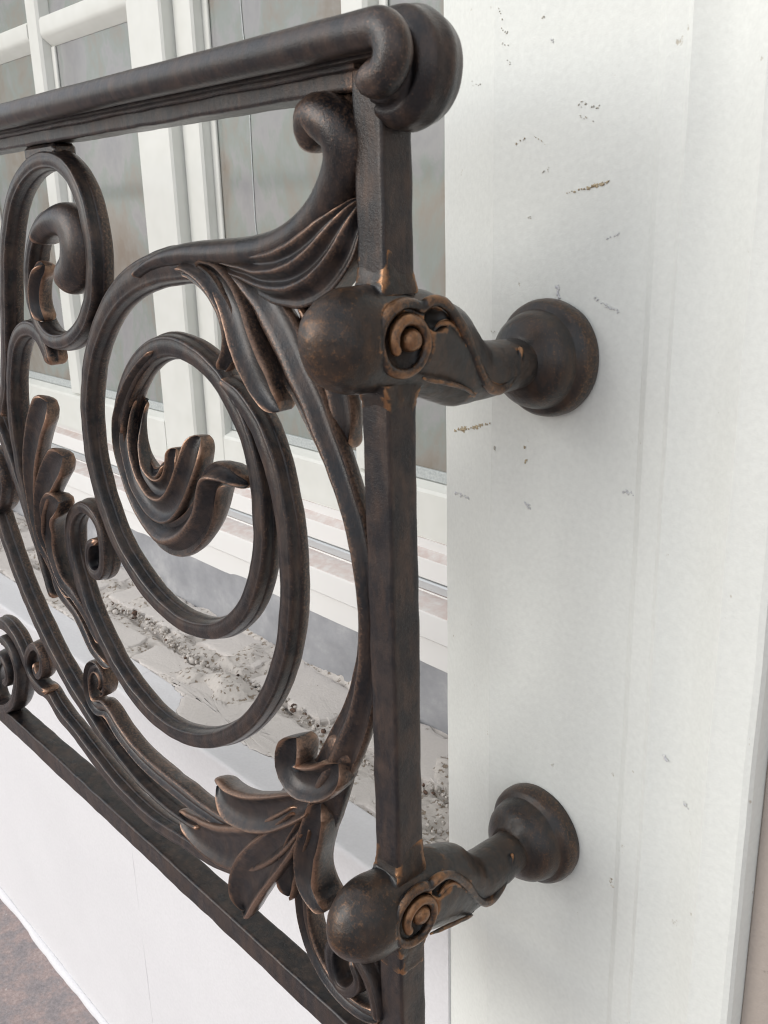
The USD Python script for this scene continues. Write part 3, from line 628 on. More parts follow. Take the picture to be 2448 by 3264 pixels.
# crease of the film on the right pane
zz = np.linspace(-1.05, 1.3, 60); cx = -4.262 + 0.012 * np.sin(zz * 2.1) + 0.006 * (meshkit.noise(np.c_[zz * 8, zz * 0, zz * 0], 3) - 0.5) * 2 - 0.02 * zz
cr = np.stack([np.stack([cx - 0.004, np.full(60, 2.933), zz], 1), np.stack([cx + 0.0, np.full(60, 2.930), zz], 1), np.stack([cx + 0.004, np.full(60, 2.933), zz], 1)], 1)
obj('film_crease', grid_mesh(cr), M_GASKET, s2, smooth=True, unit=WU)

# ------------------------------------------------------------------ the railing
rail = thing('balcony_railing', 'dark bronze cast balcony railing with scrolls and acanthus leaves before the window', 'railing', (-1.153, 1.03, -Z0))
XP0, XP1, YF, YB = -1.185, -1.121, 1.0, 1.065
def rough_box(x0, x1, y0, y1, z0, z1, axis, r=0.006, amp=0.0022, seed=0):
    """A long bar with softly worn arrises, its faces very slightly uneven."""
    oth = [k for k in range(3) if k != axis]; lo, hi = np.array([x0, y0, z0]), np.array([x1, y1, z1])
    a0, a1, b0, b1 = lo[oth[0]], hi[oth[0]], lo[oth[1]], hi[oth[1]]
    prof = []
    for (ca, cb, st) in ((a1 - r, b1 - r, 0), (a0 + r, b1 - r, 90), (a0 + r, b0 + r, 180), (a1 - r, b0 + r, 270)):
        for t in (0, 30, 60, 90): prof.append((ca + r * math.cos(math.radians(st + t)), cb + r * math.sin(math.radians(st + t))))
    full = []
    for i, p in enumerate(prof):
        full.append(p)
        if i % 4 == 3:
            n_ = prof[(i + 1) % 16]; full += [(p[0] + (n_[0] - p[0]) * t, p[1] + (n_[1] - p[1]) * t) for t in (0.08, 0.2, 0.4, 0.6, 0.8, 0.92)]
    prof = full
    L = hi[axis] - lo[axis]; n = max(8, int(L / 0.02)); ts = np.linspace(lo[axis], hi[axis], n)
    rings = np.zeros((n, len(prof), 3)); pr = np.array(prof)
    rings[..., oth[0]], rings[..., oth[1]], rings[..., axis] = pr[None, :, 0], pr[None, :, 1], ts[:, None]
    w = meshkit.fbm(rings * 14, 3, seed) - 0.5
    rings[..., oth[0]] += amp * w * 2; rings[..., oth[1]] += amp * 2 * np.roll(w, 5, 0)
    return loft(rings)
obj('post', rough_box(XP0, XP1, YF, YB, -4.10, 0.205, 2), M_BRONZE, rail, smooth=40)
obj('bottom_rail', rough_box(-8.2, XP0 + 0.004, 1.002, 1.070, -1.713, -1.645, 0, seed=4), M_BRONZE, rail, smooth=40)
obj('top_bar', cat(rough_box(-8.2, XP0 + 0.004, 1.001, 1.066, 0.1765, 0.2145, 0, seed=6), rough_box(-8.2, XP0 + 0.02, 0.990, 1.076, 0.2035, 0.222, 0, r=0.003, seed=7)), M_BRONZE, rail, smooth=40)
obj('weld_plate', box(-2.42, -2.25, 1.004, 1.062, 0.143, 0.1762, 0.008), M_BRONZE, rail)
obj('weld_plate', box(-1.275, -1.20, 1.008, 1.06, 0.150, 0.1762, 0.01), M_BRONZE, rail)

# handrail: moulded section (y, h) swept along the rail and rolled over at the end
def arc(cy, ch_, ry, rh, a0, a1, n): return [(cy + ry * math.cos(math.radians(a)), ch_ + rh * math.sin(math.radians(a))) for a in np.linspace(a0, a1, n)]
def swept(profile, c, R0, a_end, ends, seed):
    """Section (y, h) carried along the rail at radius h about the turning point c, then rolled over it."""
    pr0 = np.array(profile); path = [(X, 0.0, 1.0) for X in np.arange(-8.2, c[0], 0.035)] + [(c[0], a, 1.0) for a in np.radians(np.arange(0, a_end + 1, 5))] + [(c[0], math.radians(a_end + d), k) for d, k in ends]
    rings = []
    for X, a, k in path:
        pr = pr0.mean(0) + (pr0 - pr0.mean(0)) * k
        rings.append(np.stack([X + pr[:, 1] * math.sin(a), pr[:, 0], c[1] + pr[:, 1] * math.cos(a)], 1))
    rings = np.array(rings); return loft(rings + 0.003 * (meshkit.fbm(rings * 11, 3, seed) - 0.5)[..., None])
CROWN = [(0.972, 0.012), (0.972, 0.042), (0.980, 0.050), (0.987, 0.051), (0.992, 0.055)] + [(1.036 + 0.046 * math.cos(math.radians(a)), 0.053 + (0.031 + 0.0012 * math.cos(math.radians(a * 9))) * math.sin(math.radians(a))) for a in np.linspace(168, 0, 22)] + [(1.082, 0.04), (1.080, 0.012)]
BEAD = arc(0.956, 0.031, 0.027, 0.0275, 0, 345, 24)
obj('handrail', swept(CROWN, (-1.097, 0.199), 0.05, 205, [(4, 0.97), (8, 0.85), (11, 0.6), (12, 0.2)], 31), M_BRONZE, rail, smooth=50)
obj('handrail_bead', swept(BEAD, (-1.074, 0.210), 0.031, 190, [(14, 0.96), (26, 0.85), (36, 0.66), (42, 0.4), (44, 0.15)], 32), M_BRONZE, rail, smooth=60)

# cast scrolls and leaves. Each line: part, section, front plane, depth, "x,z,width,bulge ..." along its middle, in 1/10000 of a rail unit
TRACES = [
('scroll','bar',1,0.055,"-16151,-919,500,0 -16451,-888,599,0 -16755,-867,697,0 -17059,-857,789,0 -17365,-857,824,0 -17670,-868,859,0 -17975,-891,888,0 -18278,-927,879,0 -18579,-976,869,0 -18876,-1038,859,0 -19169,-1114,845,0 -19458,-1205,829,0 -19740,-1311,813,0 -20016,-1433,787,0 -20285,-1571,757,0 -20546,-1725,728,0 -20797,-1897,702,0 -21038,-2085,677,0 -21267,-2289,653,0 -21483,-2507,633,0 -21684,-2738,613,0 -21869,-2982,600,0 -22036,-3236,587,0 -22184,-3501,577,0 -22311,-3775,568,0 -22416,-4057,561,0 -22498,-4347,555,0 -22555,-4642,549,0 -22585,-4942,543,0 -22591,-5245,540,0 -22571,-5548,540,0 -22527,-5849,540,0 -22459,-6146,540,0 -22368,-6437,540,0 -22253,-6720,540,0 -22117,-6992,540,0 -21959,-7251,540,0 -21779,-7496,540,0 -21579,-7724,540,0 -21360,-7934,540,0 -21123,-8126,540,0 -20872,-8299,540,0 -20607,-8453,540,0 -20331,-8587,540,0 -20045,-8701,540,0 -19752,-8794,540,0 -19453,-8866,540,0 -19150,-8916,540,0 -18845,-8944,540,0 -18540,-8950,540,0 -18237,-8932,540,0 -17938,-8890,540,0 -17644,-8824,540,0 -17358,-8734,540,0 -17082,-8619,540,0 -16816,-8479,540,0 -16565,-8318,540,0 -16328,-8134,540,0 -16108,-7931,540,0 -15908,-7708,540,0 -15729,-7466,540,0 -15572,-7208,540,0 -15440,-6934,540,0 -15331,-6646,540,0 -15248,-6348,540,0 -15189,-6040,540,0 -15155,-5727,540,0 -15146,-5411,540,0 -15164,-5096,540,0 -15208,-4787,540,0 -15280,-4486,540,0 -15379,-4198,540,0 -15506,-3927,540,0 -15662,-3675,540,0 -15844,-3445,541,0 -16050,-3237,543,0 -16277,-3054,545,0 -16522,-2895,550,0 -16783,-2763,563,0 -17057,-2658,577,0 -17342,-2581,593,0 -17634,-2533,608,0 -17931,-2516,624,0 -18230,-2531,640,0 -18529,-2579,656,0 -18825,-2660,670,0 -19115,-2774,684,0 -19395,-2917,698,0 -19661,-3089,707,0 -19910,-3285,712,0 -20138,-3504,717,0 -20342,-3744,710,0 -20518,-4001,702,0 -20663,-4273,677,0 -20772,-4558,600,0"),
('scroll','bar',1,0.055,"-16229,-3034,300,0 -15900,-3147,414,0 -15612,-3294,528,0 -15363,-3470,540,0 -15149,-3674,540,0 -14967,-3901,540,0 -14815,-4149,540,0 -14688,-4414,540,0 -14584,-4695,540,0 -14500,-4988,540,0 -14433,-5289,540,0 -14383,-5598,540,0 -14349,-5911,540,0 -14333,-6226,540,0 -14333,-6541,540,0 -14350,-6854,540,0 -14384,-7162,540,0 -14434,-7465,540,0 -14501,-7762,540,0 -14583,-8052,540,0 -14681,-8336,540,0 -14793,-8613,540,0 -14921,-8883,540,0 -15062,-9146,540,0 -15218,-9401,540,0 -15387,-9648,540,0 -15569,-9888,540,0 -15764,-10118,540,0 -15971,-10341,540,0 -16190,-10554,540,0 -16421,-10758,540,0 -16663,-10953,540,0 -16915,-11138,540,0 -17176,-11311,540,0 -17445,-11472,540,0 -17722,-11620,540,0 -18005,-11754,540,0 -18294,-11873,540,0 -18587,-11977,540,0 -18884,-12063,540,0 -19184,-12133,540,0 -19485,-12184,540,0 -19787,-12216,540,0 -20089,-12227,540,0 -20390,-12218,540,0 -20689,-12187,540,0 -20985,-12133,540,0 -21277,-12059,540,0 -21563,-11965,540,0 -21844,-11852,540,0 -22117,-11720,540,0 -22382,-11570,540,0 -22638,-11403,540,0 -22883,-11221,540,0 -23117,-11022,540,0 -23338,-10810,540,0 -23546,-10583,540,0 -23739,-10344,540,0 -23916,-10093,540,0 -24077,-9830,540,0 -24220,-9557,540,0 -24343,-9274,540,0 -24442,-8985,540,0 -24506,-8693,540,0 -24525,-8405,540,0 -24488,-8124,539,0 -24384,-7855,513,0 -24205,-7604,488,0 -23958,-7384,464,0 -23670,-7216,452,0 -23367,-7122,441,0 -23073,-7120,428,0 -22812,-7211,414,0 -22605,-7390,400,0 -22472,-7653,400,0 -22431,-7987,414,0 -22483,-8340,420,0 -22625,-8649,420,0 -22848,-8856,411,0 -23104,-8938,397,0 -23326,-8893,363,0 -23448,-8716,331,0 -23407,-8413,311,0 -23211,-8100,296,0 -22914,-7969,280,0"),
('leaf_lobe','ridge',0.99,0.06,"-18672,-2654,300,0 -18942,-2785,334,0 -19213,-2934,369,0 -19481,-3101,402,0 -19742,-3284,422,0 -19989,-3486,442,0 -20218,-3705,450,0 -20426,-3941,450,0 -20605,-4195,450,0 -20747,-4465,450,0 -20832,-4747,450,0 -20847,-5037,475,0 -20792,-5329,508,0 -20675,-5615,540,0 -20506,-5887,567,-17 -20293,-6140,593,-43 -20045,-6365,618,-68 -19771,-6555,643,-93 -19480,-6703,685,-118 -19180,-6801,734,-142 -18881,-6843,782,-166 -18586,-6829,831,-190 -18298,-6765,863,-200 -18019,-6656,886,-200 -17753,-6508,891,-200 -17500,-6326,867,-200 -17263,-6115,841,-200 -17044,-5880,811,-200 -16847,-5629,771,-229 -16671,-5365,697,-279 -16498,-5120,627,-321 -16291,-4942,573,-346 -16013,-4881,512,-308 -15625,-4987,300,-100"),
('leaf_lobe','spoon',0.988,0.055,"-20175,-3775,300,300 -20385,-4071,382,246 -20502,-4396,450,193 -20534,-4734,450,147 -20488,-5068,450,101 -20372,-5385,473,77 -20193,-5667,496,54 -19962,-5901,518,32 -19690,-6078,540,10 -19391,-6192,563,-13 -19080,-6236,587,-37 -18771,-6204,604,-60 -18474,-6098,613,-83 -18194,-5930,624,-103 -17938,-5711,640,-113 -17709,-5453,657,-115 -17513,-5167,676,-103 -17356,-4866,694,-66 -17243,-4562,680,0"),
('leaf_lobe','spoon',0.998,0.05,"-20021,-3916,300,350 -20231,-4256,366,317 -20297,-4609,400,251 -20242,-4953,400,151 -20089,-5266,419,74 -19861,-5525,446,9 -19581,-5708,467,0 -19273,-5793,484,0 -18962,-5763,499,0 -18676,-5611,500,0 -18446,-5332,500,0 -18302,-4919,480,0"),
('leaf_lobe','ridge',1.005,0.045,"-20370,-4980,80,400 -20275,-5142,192,338 -20147,-5288,286,264 -19992,-5411,350,172 -19819,-5506,402,89 -19635,-5565,412,39 -19448,-5582,420,0 -19267,-5549,420,0 -19099,-5461,419,0 -18951,-5309,360,0"),
('leaf_lobe','spoon',0.985,0.055,"-24656,-4509,920,0 -24899,-4716,953,0 -25130,-4938,967,0 -25349,-5172,976,0 -25553,-5418,966,0 -25741,-5675,939,0 -25909,-5942,911,0 -26057,-6218,872,0 -26182,-6501,825,0 -26282,-6790,777,0 -26356,-7085,696,0 -26400,-7384,616,0 -26413,-7687,542,0 -26394,-7991,470,0 -26340,-8297,424,0 -26248,-8602,398,0 -26118,-8907,377,16 -25961,-9208,367,63 -25809,-9502,358,100 -25674,-9780,350,100 -25520,-10020,343,100 -25309,-10202,340,114 -25051,-10347,340,135 -24787,-10503,340,150 -24544,-10696,340,150 -24314,-10913,340,150 -24086,-11136,340,150 -23850,-11345,340,150 -23593,-11522,322,172 -23306,-11648,300,200"),
('leaf_lobe','spoon',0.978,0.06,"-23928,-5834,860,0 -24184,-6016,890,0 -24448,-6212,900,0 -24714,-6422,900,0 -24972,-6646,884,0 -25213,-6884,841,0 -25430,-7137,796,0 -25612,-7403,704,0 -25752,-7685,612,0 -25842,-7980,523,0 -25880,-8286,434,0 -25866,-8596,393,45 -25800,-8906,361,98 -25683,-9209,345,100 -25516,-9501,329,102 -25297,-9777,315,151 -25028,-10030,300,200"),
('leaf_lobe','spoon',0.985,0.055,"-24353,-7149,740,-120 -24675,-7271,767,-141 -24949,-7457,774,-134 -25170,-7693,762,-104 -25332,-7966,713,-41 -25432,-8265,646,0 -25463,-8577,558,0 -25421,-8888,491,0 -25301,-9187,440,0 -25111,-9461,413,0 -24874,-9697,386,35 -24617,-9883,359,100 -24368,-10034,340,100 -24154,-10228,340,126 -23959,-10465,339,151 -23762,-10723,320,176 -23537,-10976,300,200"),
('stem','bar',0.995,0.06,"-24260,-3493,400,0 -24341,-3159,523,0 -24514,-2911,600,0 -24756,-2743,600,0 -25043,-2650,595,0 -25352,-2625,578,0 -25659,-2662,562,0 -25943,-2754,553,0 -26199,-2896,545,0 -26428,-3081,537,0 -26630,-3302,529,0 -26808,-3552,521,0 -26960,-3826,514,0 -27089,-4115,508,0 -27195,-4415,501,0 -27278,-4718,495,0 -27341,-5023,489,0 -27383,-5329,483,0 -27406,-5637,474,0 -27413,-5945,462,0 -27402,-6254,451,0 -27377,-6562,439,0 -27338,-6870,428,0 -27287,-7178,417,0 -27224,-7484,406,0 -27152,-7789,394,0 -27070,-8091,382,0 -26981,-8392,370,0 -26885,-8690,359,0 -26785,-8984,352,0 -26680,-9276,345,0 -26573,-9563,337,0 -26464,-9847,325,0 -26355,-10126,312,0 -26248,-10399,300,0"),
('stem','bar',1,0.055,"-29080,-5252,500,0 -28878,-5508,500,0 -28687,-5771,500,0 -28506,-6040,500,0 -28334,-6313,500,0 -28170,-6592,492,0 -28011,-6875,483,0 -27859,-7160,471,0 -27710,-7449,458,0 -27565,-7739,442,0 -27421,-8030,420,0 -27278,-8322,398,0 -27136,-8614,378,0 -26991,-8905,359,0 -26844,-9194,350,0 -26694,-9481,340,0 -26539,-9765,320,0 -26378,-10045,300,0"),
('curl','bar',0.99,0.07,"-29862,-6788,500,0 -29464,-6730,527,0 -29145,-6844,554,0 -28940,-7075,591,0 -28878,-7369,600,0 -28948,-7667,600,0 -29120,-7933,600,0 -29370,-8166,591,0 -29676,-8361,573,0 -30014,-8517,556,0 -30359,-8631,513,0 -30688,-8701,456,0 -30978,-8724,400,0"),
('stem','bar',0.998,0.06,"-30393,-8173,550,0 -30206,-8419,550,0 -30032,-8675,550,0 -29869,-8938,550,0 -29712,-9205,550,0 -29559,-9473,550,0 -29406,-9740,550,0 -29249,-10004,550,0 -29086,-10261,550,0 -28914,-10511,550,0 -28733,-10753,550,0 -28543,-10987,550,0 -28344,-11215,550,0 -28137,-11437,550,0 -27921,-11652,550,0 -27698,-11862,550,0 -27467,-12066,550,0 -27229,-12264,550,0 -26984,-12455,550,0 -26734,-12640,550,0 -26479,-12818,550,0 -26218,-12990,550,0 -25954,-13154,550,0 -25686,-13312,550,0 -25415,-13462,539,0 -25141,-13604,525,0 -24864,-13739,504,0 -24585,-13866,482,0 -24303,-13985,457,0 -24019,-14096,430,0 -23732,-14199,403,0 -23442,-14293,376,0 -23151,-14379,349,0 -22857,-14456,324,0 -22561,-14524,302,0 -22262,-14583,281,0 -21962,-14633,265,0 -21660,-14673,250,0 -21356,-14703,237,0 -21051,-14724,224,0 -20743,-14735,214,0 -20434,-14736,208,0 -20124,-14727,201,0 -19812,-14707,194,0 -19498,-14677,182,0 -19183,-14636,171,0 -18868,-14584,160,0"),
('stem','channel',1,0.055,"-23863,-12684,300,0 -23566,-12435,330,0 -23538,-12163,355,0 -23701,-11972,379,0 -23973,-11949,380,0 -24262,-12090,384,0 -24477,-12363,399,0 -24583,-12702,421,0 -24573,-13023,462,0 -24440,-13244,498,0 -24217,-13299,520,0 -23944,-13217,520,0 -23657,-13154,520,0 -23382,-13236,520,0 -23112,-13393,520,0 -22836,-13533,520,0 -22551,-13648,520,0 -22259,-13739,520,0 -21961,-13810,520,0 -21657,-13863,520,0 -21349,-13899,520,0 -21038,-13923,520,0 -20725,-13936,520,0 -20410,-13942,520,0 -20094,-13942,520,0 -19780,-13939,520,0 -19466,-13936,513,0 -19154,-13933,496,0 -18844,-13928,481,0 -18536,-13917,466,0 -18230,-13898,451,0 -17925,-13869,434,0 -17621,-13826,417,0 -17319,-13767,403,0 -17018,-13689,402,0 -16718,-13590,401,0 -16419,-13466,400,0"),
('stem','bar',1,0.055,"-31522,-12981,540,0 -31205,-12880,540,0 -30895,-12835,540,0 -30594,-12845,540,0 -30305,-12908,540,0 -30031,-13023,540,0 -29774,-13188,540,0 -29538,-13401,540,0 -29324,-13660,540,0 -29122,-13930,540,0 -28912,-14160,540,0 -28676,-14295,540,0 -28397,-14294,540,0 -28091,-14233,540,0 -27795,-14252,540,0 -27516,-14376,540,0 -27240,-14534,540,0 -26953,-14657,540,0 -26654,-14734,540,0 -26351,-14795,540,0 -26050,-14866,540,0 -25751,-14947,540,0 -25454,-15034,540,0 -25157,-15123,540,0 -24860,-15210,540,0 -24562,-15292,540,0 -24263,-15369,540,0 -23963,-15439,540,0 -23661,-15501,540,0 -23359,-15556,540,0 -23055,-15603,540,0 -22749,-15640,540,0 -22443,-15668,540,0 -22135,-15686,540,0 -21826,-15693,540,0 -21515,-15688,540,0 -21202,-15671,540,0 -20889,-15642,540,0 -20579,-15601,540,0 -20300,-15552,540,0 -20082,-15501,537,0 -19894,-15456,494,0 -19642,-15420,484,0 -19344,-15388,474,0 -19024,-15353,464,0 -18705,-15310,453,0 -18395,-15256,442,0 -18092,-15190,432,0 -17795,-15115,421,0 -17501,-15028,414,0 -17209,-14931,407,0 -16918,-14823,400,0"),
('curl','bar',0.99,0.055,"-27586,-14038,300,0 -27901,-14087,318,0 -28256,-14065,337,0 -28589,-13974,350,0 -28837,-13811,360,0 -28938,-13577,360,0 -28848,-13280,360,0 -28609,-12976,360,0 -28294,-12736,360,0 -27976,-12631,360,0 -27726,-12715,360,0 -27608,-12952,360,0 -27681,-13269,354,0 -27922,-13561,342,0 -28202,-13677,324,0 -28327,-13436,280,0"),
('volute','bar',0.985,0.075,"-31064,-13448,450,0 -30760,-13315,450,0 -30429,-13364,450,0 -30135,-13542,450,0 -29947,-13797,450,0 -29898,-14088,450,0 -29959,-14396,450,0 -30096,-14703,450,0 -30271,-14994,450,0 -30457,-15255,450,0 -30655,-15487,450,0 -30870,-15693,450,0 -31107,-15879,450,0 -31373,-16047,450,0 -31672,-16201,450,0 -32008,-16341,450,0 -32355,-16447,450,0 -32676,-16484,450,0 -32935,-16421,450,0 -33096,-16226,450,0 -33137,-15907,450,0 -33080,-15570,450,0 -32946,-15295,450,0 -32751,-15066,450,0 -32513,-14844,449,0 -32246,-14609,439,0 -31961,-14385,429,0 -31670,-14206,419,0 -31385,-14107,410,0 -31115,-14120,401,0 -30887,-14272,365,0 -30805,-14540,390,0 -30976,-14871,400,0 -31257,-15052,400,0"),
('acanthus_base','round',1,0.045,"-12911,-9584,700,0 -13030,-9900,778,0 -13164,-10208,856,0 -13313,-10508,956,0 -13475,-10800,1082,0 -13649,-11085,1208,0 -13835,-11362,1324,0 -14031,-11633,1410,0 -14237,-11897,1497,0 -14451,-12155,1583,0 -14672,-12408,1575,0 -14900,-12654,1544,0 -15134,-12896,1513,0 -15371,-13132,1387,0 -15613,-13364,1194,0 -15857,-13591,1000,0"),
('acanthus_lobe','spoon',0.98,0.06,"-13784,-11298,500,0 -14054,-11480,587,-22 -14331,-11670,674,-44 -14616,-11860,744,-62 -14909,-12046,806,-79 -15208,-12222,868,-97 -15515,-12380,903,-106 -15827,-12515,932,-113 -16146,-12621,960,-120 -16471,-12693,960,-120 -16801,-12723,954,-114 -17136,-12706,900,-60"),
('acanthus_lobe','spoon',0.99,0.055,"-14135,-11763,500,0 -14336,-11997,587,-14 -14544,-12229,674,-29 -14760,-12460,760,-43 -14984,-12686,826,-50 -15215,-12907,875,-50 -15454,-13122,923,-50 -15699,-13329,972,-50 -15952,-13527,1016,-45 -16212,-13715,1053,-32 -16478,-13891,1091,-20 -16751,-14054,1128,-7 -17030,-14203,1144,4 -17316,-14337,1130,12 -17608,-14454,1116,20 -17906,-14552,1102,29 -18209,-14632,1057,39 -18519,-14690,1008,48 -18833,-14727,959,58 -19154,-14740,860,69 -19479,-14729,750,80"),
('acanthus_lobe','spoon',0.982,0.06,"-14130,-11873,500,0 -14319,-12151,596,-16 -14520,-12422,692,-32 -14730,-12687,787,-48 -14946,-12948,863,-63 -15165,-13208,936,-77 -15383,-13468,1009,-92 -15598,-13730,1065,-106 -15806,-13996,1098,-119 -16005,-14268,1132,-133 -16191,-14547,1121,-136 -16362,-14837,1060,-128 -16513,-15138,993,-119 -16643,-15453,800,-80"),
('acanthus_lobe','spoon',0.99,0.06,"-14013,-11918,400,0 -14120,-12154,454,0 -14238,-12391,509,0 -14364,-12629,563,0 -14489,-12869,609,0 -14609,-13110,637,0 -14717,-13355,665,0 -14807,-13604,675,0 -14872,-13857,664,0 -14908,-14114,550,0"),
('acanthus_lobe','spoon',0.98,0.07,"-13478,-11233,500,0 -13524,-11481,569,0 -13612,-11757,639,0 -13720,-12051,702,-2 -13824,-12352,721,-17 -13902,-12649,740,-32 -13929,-12931,735,-52 -13883,-13187,703,-78 -13740,-13407,616,-80 -13476,-13580,400,-80"),
('acanthus_lobe','spoon',0.98,0.07,"-12855,-10047,600,0 -12916,-10235,652,-12 -13077,-10427,704,-23 -13304,-10607,756,-35 -13565,-10754,795,-49 -13827,-10849,822,-64 -14057,-10874,849,-80 -14223,-10810,850,-80 -14292,-10636,816,-73 -14231,-10336,750,-60"),
('stem','channel',1,0.055,"-14270,-13015,400,0 -14364,-13309,443,0 -14434,-13634,485,0 -14476,-13979,500,0 -14483,-14330,500,0 -14452,-14673,500,0 -14375,-14995,500,0 -14247,-15282,500,0 -14063,-15522,500,0 -13827,-15707,500,0 -13547,-15833,500,0 -13234,-15898,496,0 -12899,-15898,485,0 -12553,-15830,451,0 -12206,-15692,400,0"),
('volute','bar',0.985,0.065,"-11940,-15539,350,0 -11946,-15243,359,0 -12041,-14889,375,0 -12221,-14562,391,0 -12482,-14344,406,0 -12796,-14279,420,0 -13096,-14359,418,0 -13314,-14570,402,0 -13394,-14890,388,0 -13335,-15224,373,0 -13162,-15449,353,0 -12899,-15446,340,0 -12621,-15201,339,0 -12478,-14854,309,0 -12625,-14558,260,0"),
('stem','ridge',0.995,0.06,"-16243,-801,300,0 -15921,-852,398,0 -15624,-942,497,0 -15350,-1066,598,0 -15097,-1219,698,0 -14862,-1399,823,0 -14641,-1601,955,0 -14433,-1821,1061,0 -14234,-2055,1093,0 -14041,-2300,1059,0 -13852,-2551,1007,0 -13664,-2806,935,0 -13479,-3062,861,0 -13297,-3322,778,0 -13121,-3585,697,0 -12953,-3851,652,0 -12794,-4122,613,0 -12646,-4398,589,0 -12511,-4679,573,0 -12391,-4966,563,0 -12288,-5258,560,0 -12201,-5557,560,0 -12133,-5859,560,0 -12082,-6166,561,0 -12049,-6474,572,0 -12035,-6784,584,0 -12040,-7094,595,0 -12063,-7403,612,0 -12105,-7710,634,0 -12167,-8014,669,0 -12249,-8314,704,0 -12350,-8609,740,0 -12467,-8899,777,0 -12599,-9185,815,0 -12742,-9468,858,0 -12894,-9747,900,0 -13052,-10024,924,0 -13213,-10298,947,0 -13375,-10570,932,0 -13534,-10841,911,0 -13688,-11110,844,0 -13835,-11379,722,0 -13971,-11648,600,0"),
('leaf_lobe','ridge',0.978,0.05,"-17180,-925,300,0 -16894,-917,362,0 -16585,-989,424,0 -16277,-1127,464,0 -15995,-1318,490,0 -15763,-1551,500,0 -15605,-1810,500,0 -15546,-2085,491,0 -15609,-2361,467,0 -15819,-2627,400,0"),
('leaf_lobe','spoon',0.985,0.06,"-16541,-937,400,0 -16152,-975,481,0 -15831,-1087,562,0 -15566,-1262,646,-15 -15345,-1486,734,-45 -15158,-1747,780,-80 -14994,-2033,820,-100 -14840,-2330,804,-100 -14686,-2626,778,-73 -14520,-2908,736,-30 -14331,-3164,580,0"),
('leaf_lobe','ridge',1.02,0.06,"-13867,-1402,600,0 -13653,-1610,687,0 -13471,-1841,773,0 -13319,-2092,800,0 -13193,-2358,800,0 -13089,-2637,786,0 -13005,-2922,762,0 -12936,-3212,704,0 -12880,-3502,614,0 -12832,-3788,350,0"),
('leaf_lobe','round',0.985,0.055,"-19036,-1101,200,0 -18765,-973,244,0 -18482,-871,289,0 -18190,-792,333,0 -17888,-731,378,0 -17579,-688,415,0 -17264,-658,439,0 -16944,-639,462,0 -16621,-628,486,0 -16295,-622,509,0 -15969,-617,520,0 -15643,-611,531,0 -15319,-602,542,0 -14999,-585,551,0 -14682,-558,556,0 -14372,-519,561,0 -14069,-463,570,0 -13774,-389,592,0 -13490,-293,614,0 -13216,-172,637,0 -12956,-24,660,0 -12709,155,680,-13 -12477,368,696,-42 -12267,616,712,-75 -12127,883,739,-117 -12129,1146,782,-175 -12338,1376,788,-232 -12669,1468,731,-216 -12918,1251,620,-100"),
('fluted_leaf','flute',0.975,0.09,"-17099,-766,300,200 -16791,-734,359,170 -16474,-727,418,141 -16150,-741,477,111 -15821,-767,560,80 -15489,-801,658,47 -15155,-837,755,15 -14822,-869,878,-27 -14492,-891,1022,-76 -14166,-896,1161,-124 -13846,-880,1256,-162 -13535,-836,1350,-200 -13234,-757,1376,-200 -12946,-640,1394,-198 -12671,-476,1303,-168 -12413,-261,1123,-112 -12173,12,700,50"),
('leaf_lobe','round',0.972,0.075,"-23835,-443,400,0 -23628,-245,506,0 -23316,-82,610,0 -22950,26,702,0 -22578,63,794,0 -22251,9,876,0 -22017,-153,958,0 -21917,-422,1039,0 -21961,-734,1068,0 -22157,-1017,1042,0 -22486,-1197,950,0"),
('leaf_lobe','ridge',0.975,0.06,"-24120,-2346,300,0 -24233,-2206,356,0 -24305,-2051,411,0 -24337,-1886,467,0 -24331,-1718,508,0 -24292,-1554,526,0 -24221,-1400,545,0 -24121,-1264,524,0 -23995,-1152,487,0 -23845,-1071,450,0"),
('scroll','bar',0.995,0.06,"-22628,-1259,500,0 -22341,-998,527,0 -22215,-714,550,0 -22231,-440,550,0 -22366,-208,550,0 -22590,-32,547,0 -22869,81,530,0 -23169,124,514,0 -23469,97,497,0 -23760,6,480,0 -24034,-140,468,0 -24284,-333,456,0 -24503,-565,448,0 -24684,-828,444,0 -24819,-1115,440,0 -24901,-1417,440,0 -24923,-1727,440,0 -24879,-2033,450,0 -24771,-2314,461,0 -24603,-2547,478,0 -24378,-2710,490,0 -24110,-2805,501,0 -23812,-2843,519,0 -23500,-2834,537,0 -23188,-2788,540,0 -22882,-2708,540,0 -22587,-2597,540,0 -22309,-2454,540,0 -22051,-2281,540,0 -21819,-2080,540,0 -21616,-1851,540,0 -21448,-1597,540,0 -21318,-1317,540,0 -21231,-1016,540,0 -21185,-702,540,0 -21180,-384,540,0 -21216,-70,540,0 -21291,231,540,0 -21406,511,540,0 -21559,760,540,0 -21749,971,540,0 -21975,1139,540,0 -22231,1266,540,0 -22510,1354,540,0 -22809,1404,540,0 -23120,1420,540,0 -23439,1402,540,0 -23759,1353,540,0 -24076,1276,540,0 -24384,1171,540,0 -24677,1041,540,0 -24950,888,540,0 -25198,714,540,0 -25423,521,540,0 -25625,309,540,0 -25807,82,540,0 -25971,-160,540,0 -26119,-415,540,0 -26253,-681,540,0 -26376,-957,540,0 -26488,-1240,540,0 -26593,-1531,540,0 -26691,-1826,540,0 -26786,-2124,540,0 -26879,-2424,540,0 -26973,-2724,540,0 -27068,-3022,540,0 -27168,-3317,540,0 -27274,-3607,540,0 -27389,-3890,540,0 -27514,-4165,540,0 -27651,-4431,540,0 -27803,-4685,540,0 -27971,-4926,540,0 -28157,-5152,540,0")]

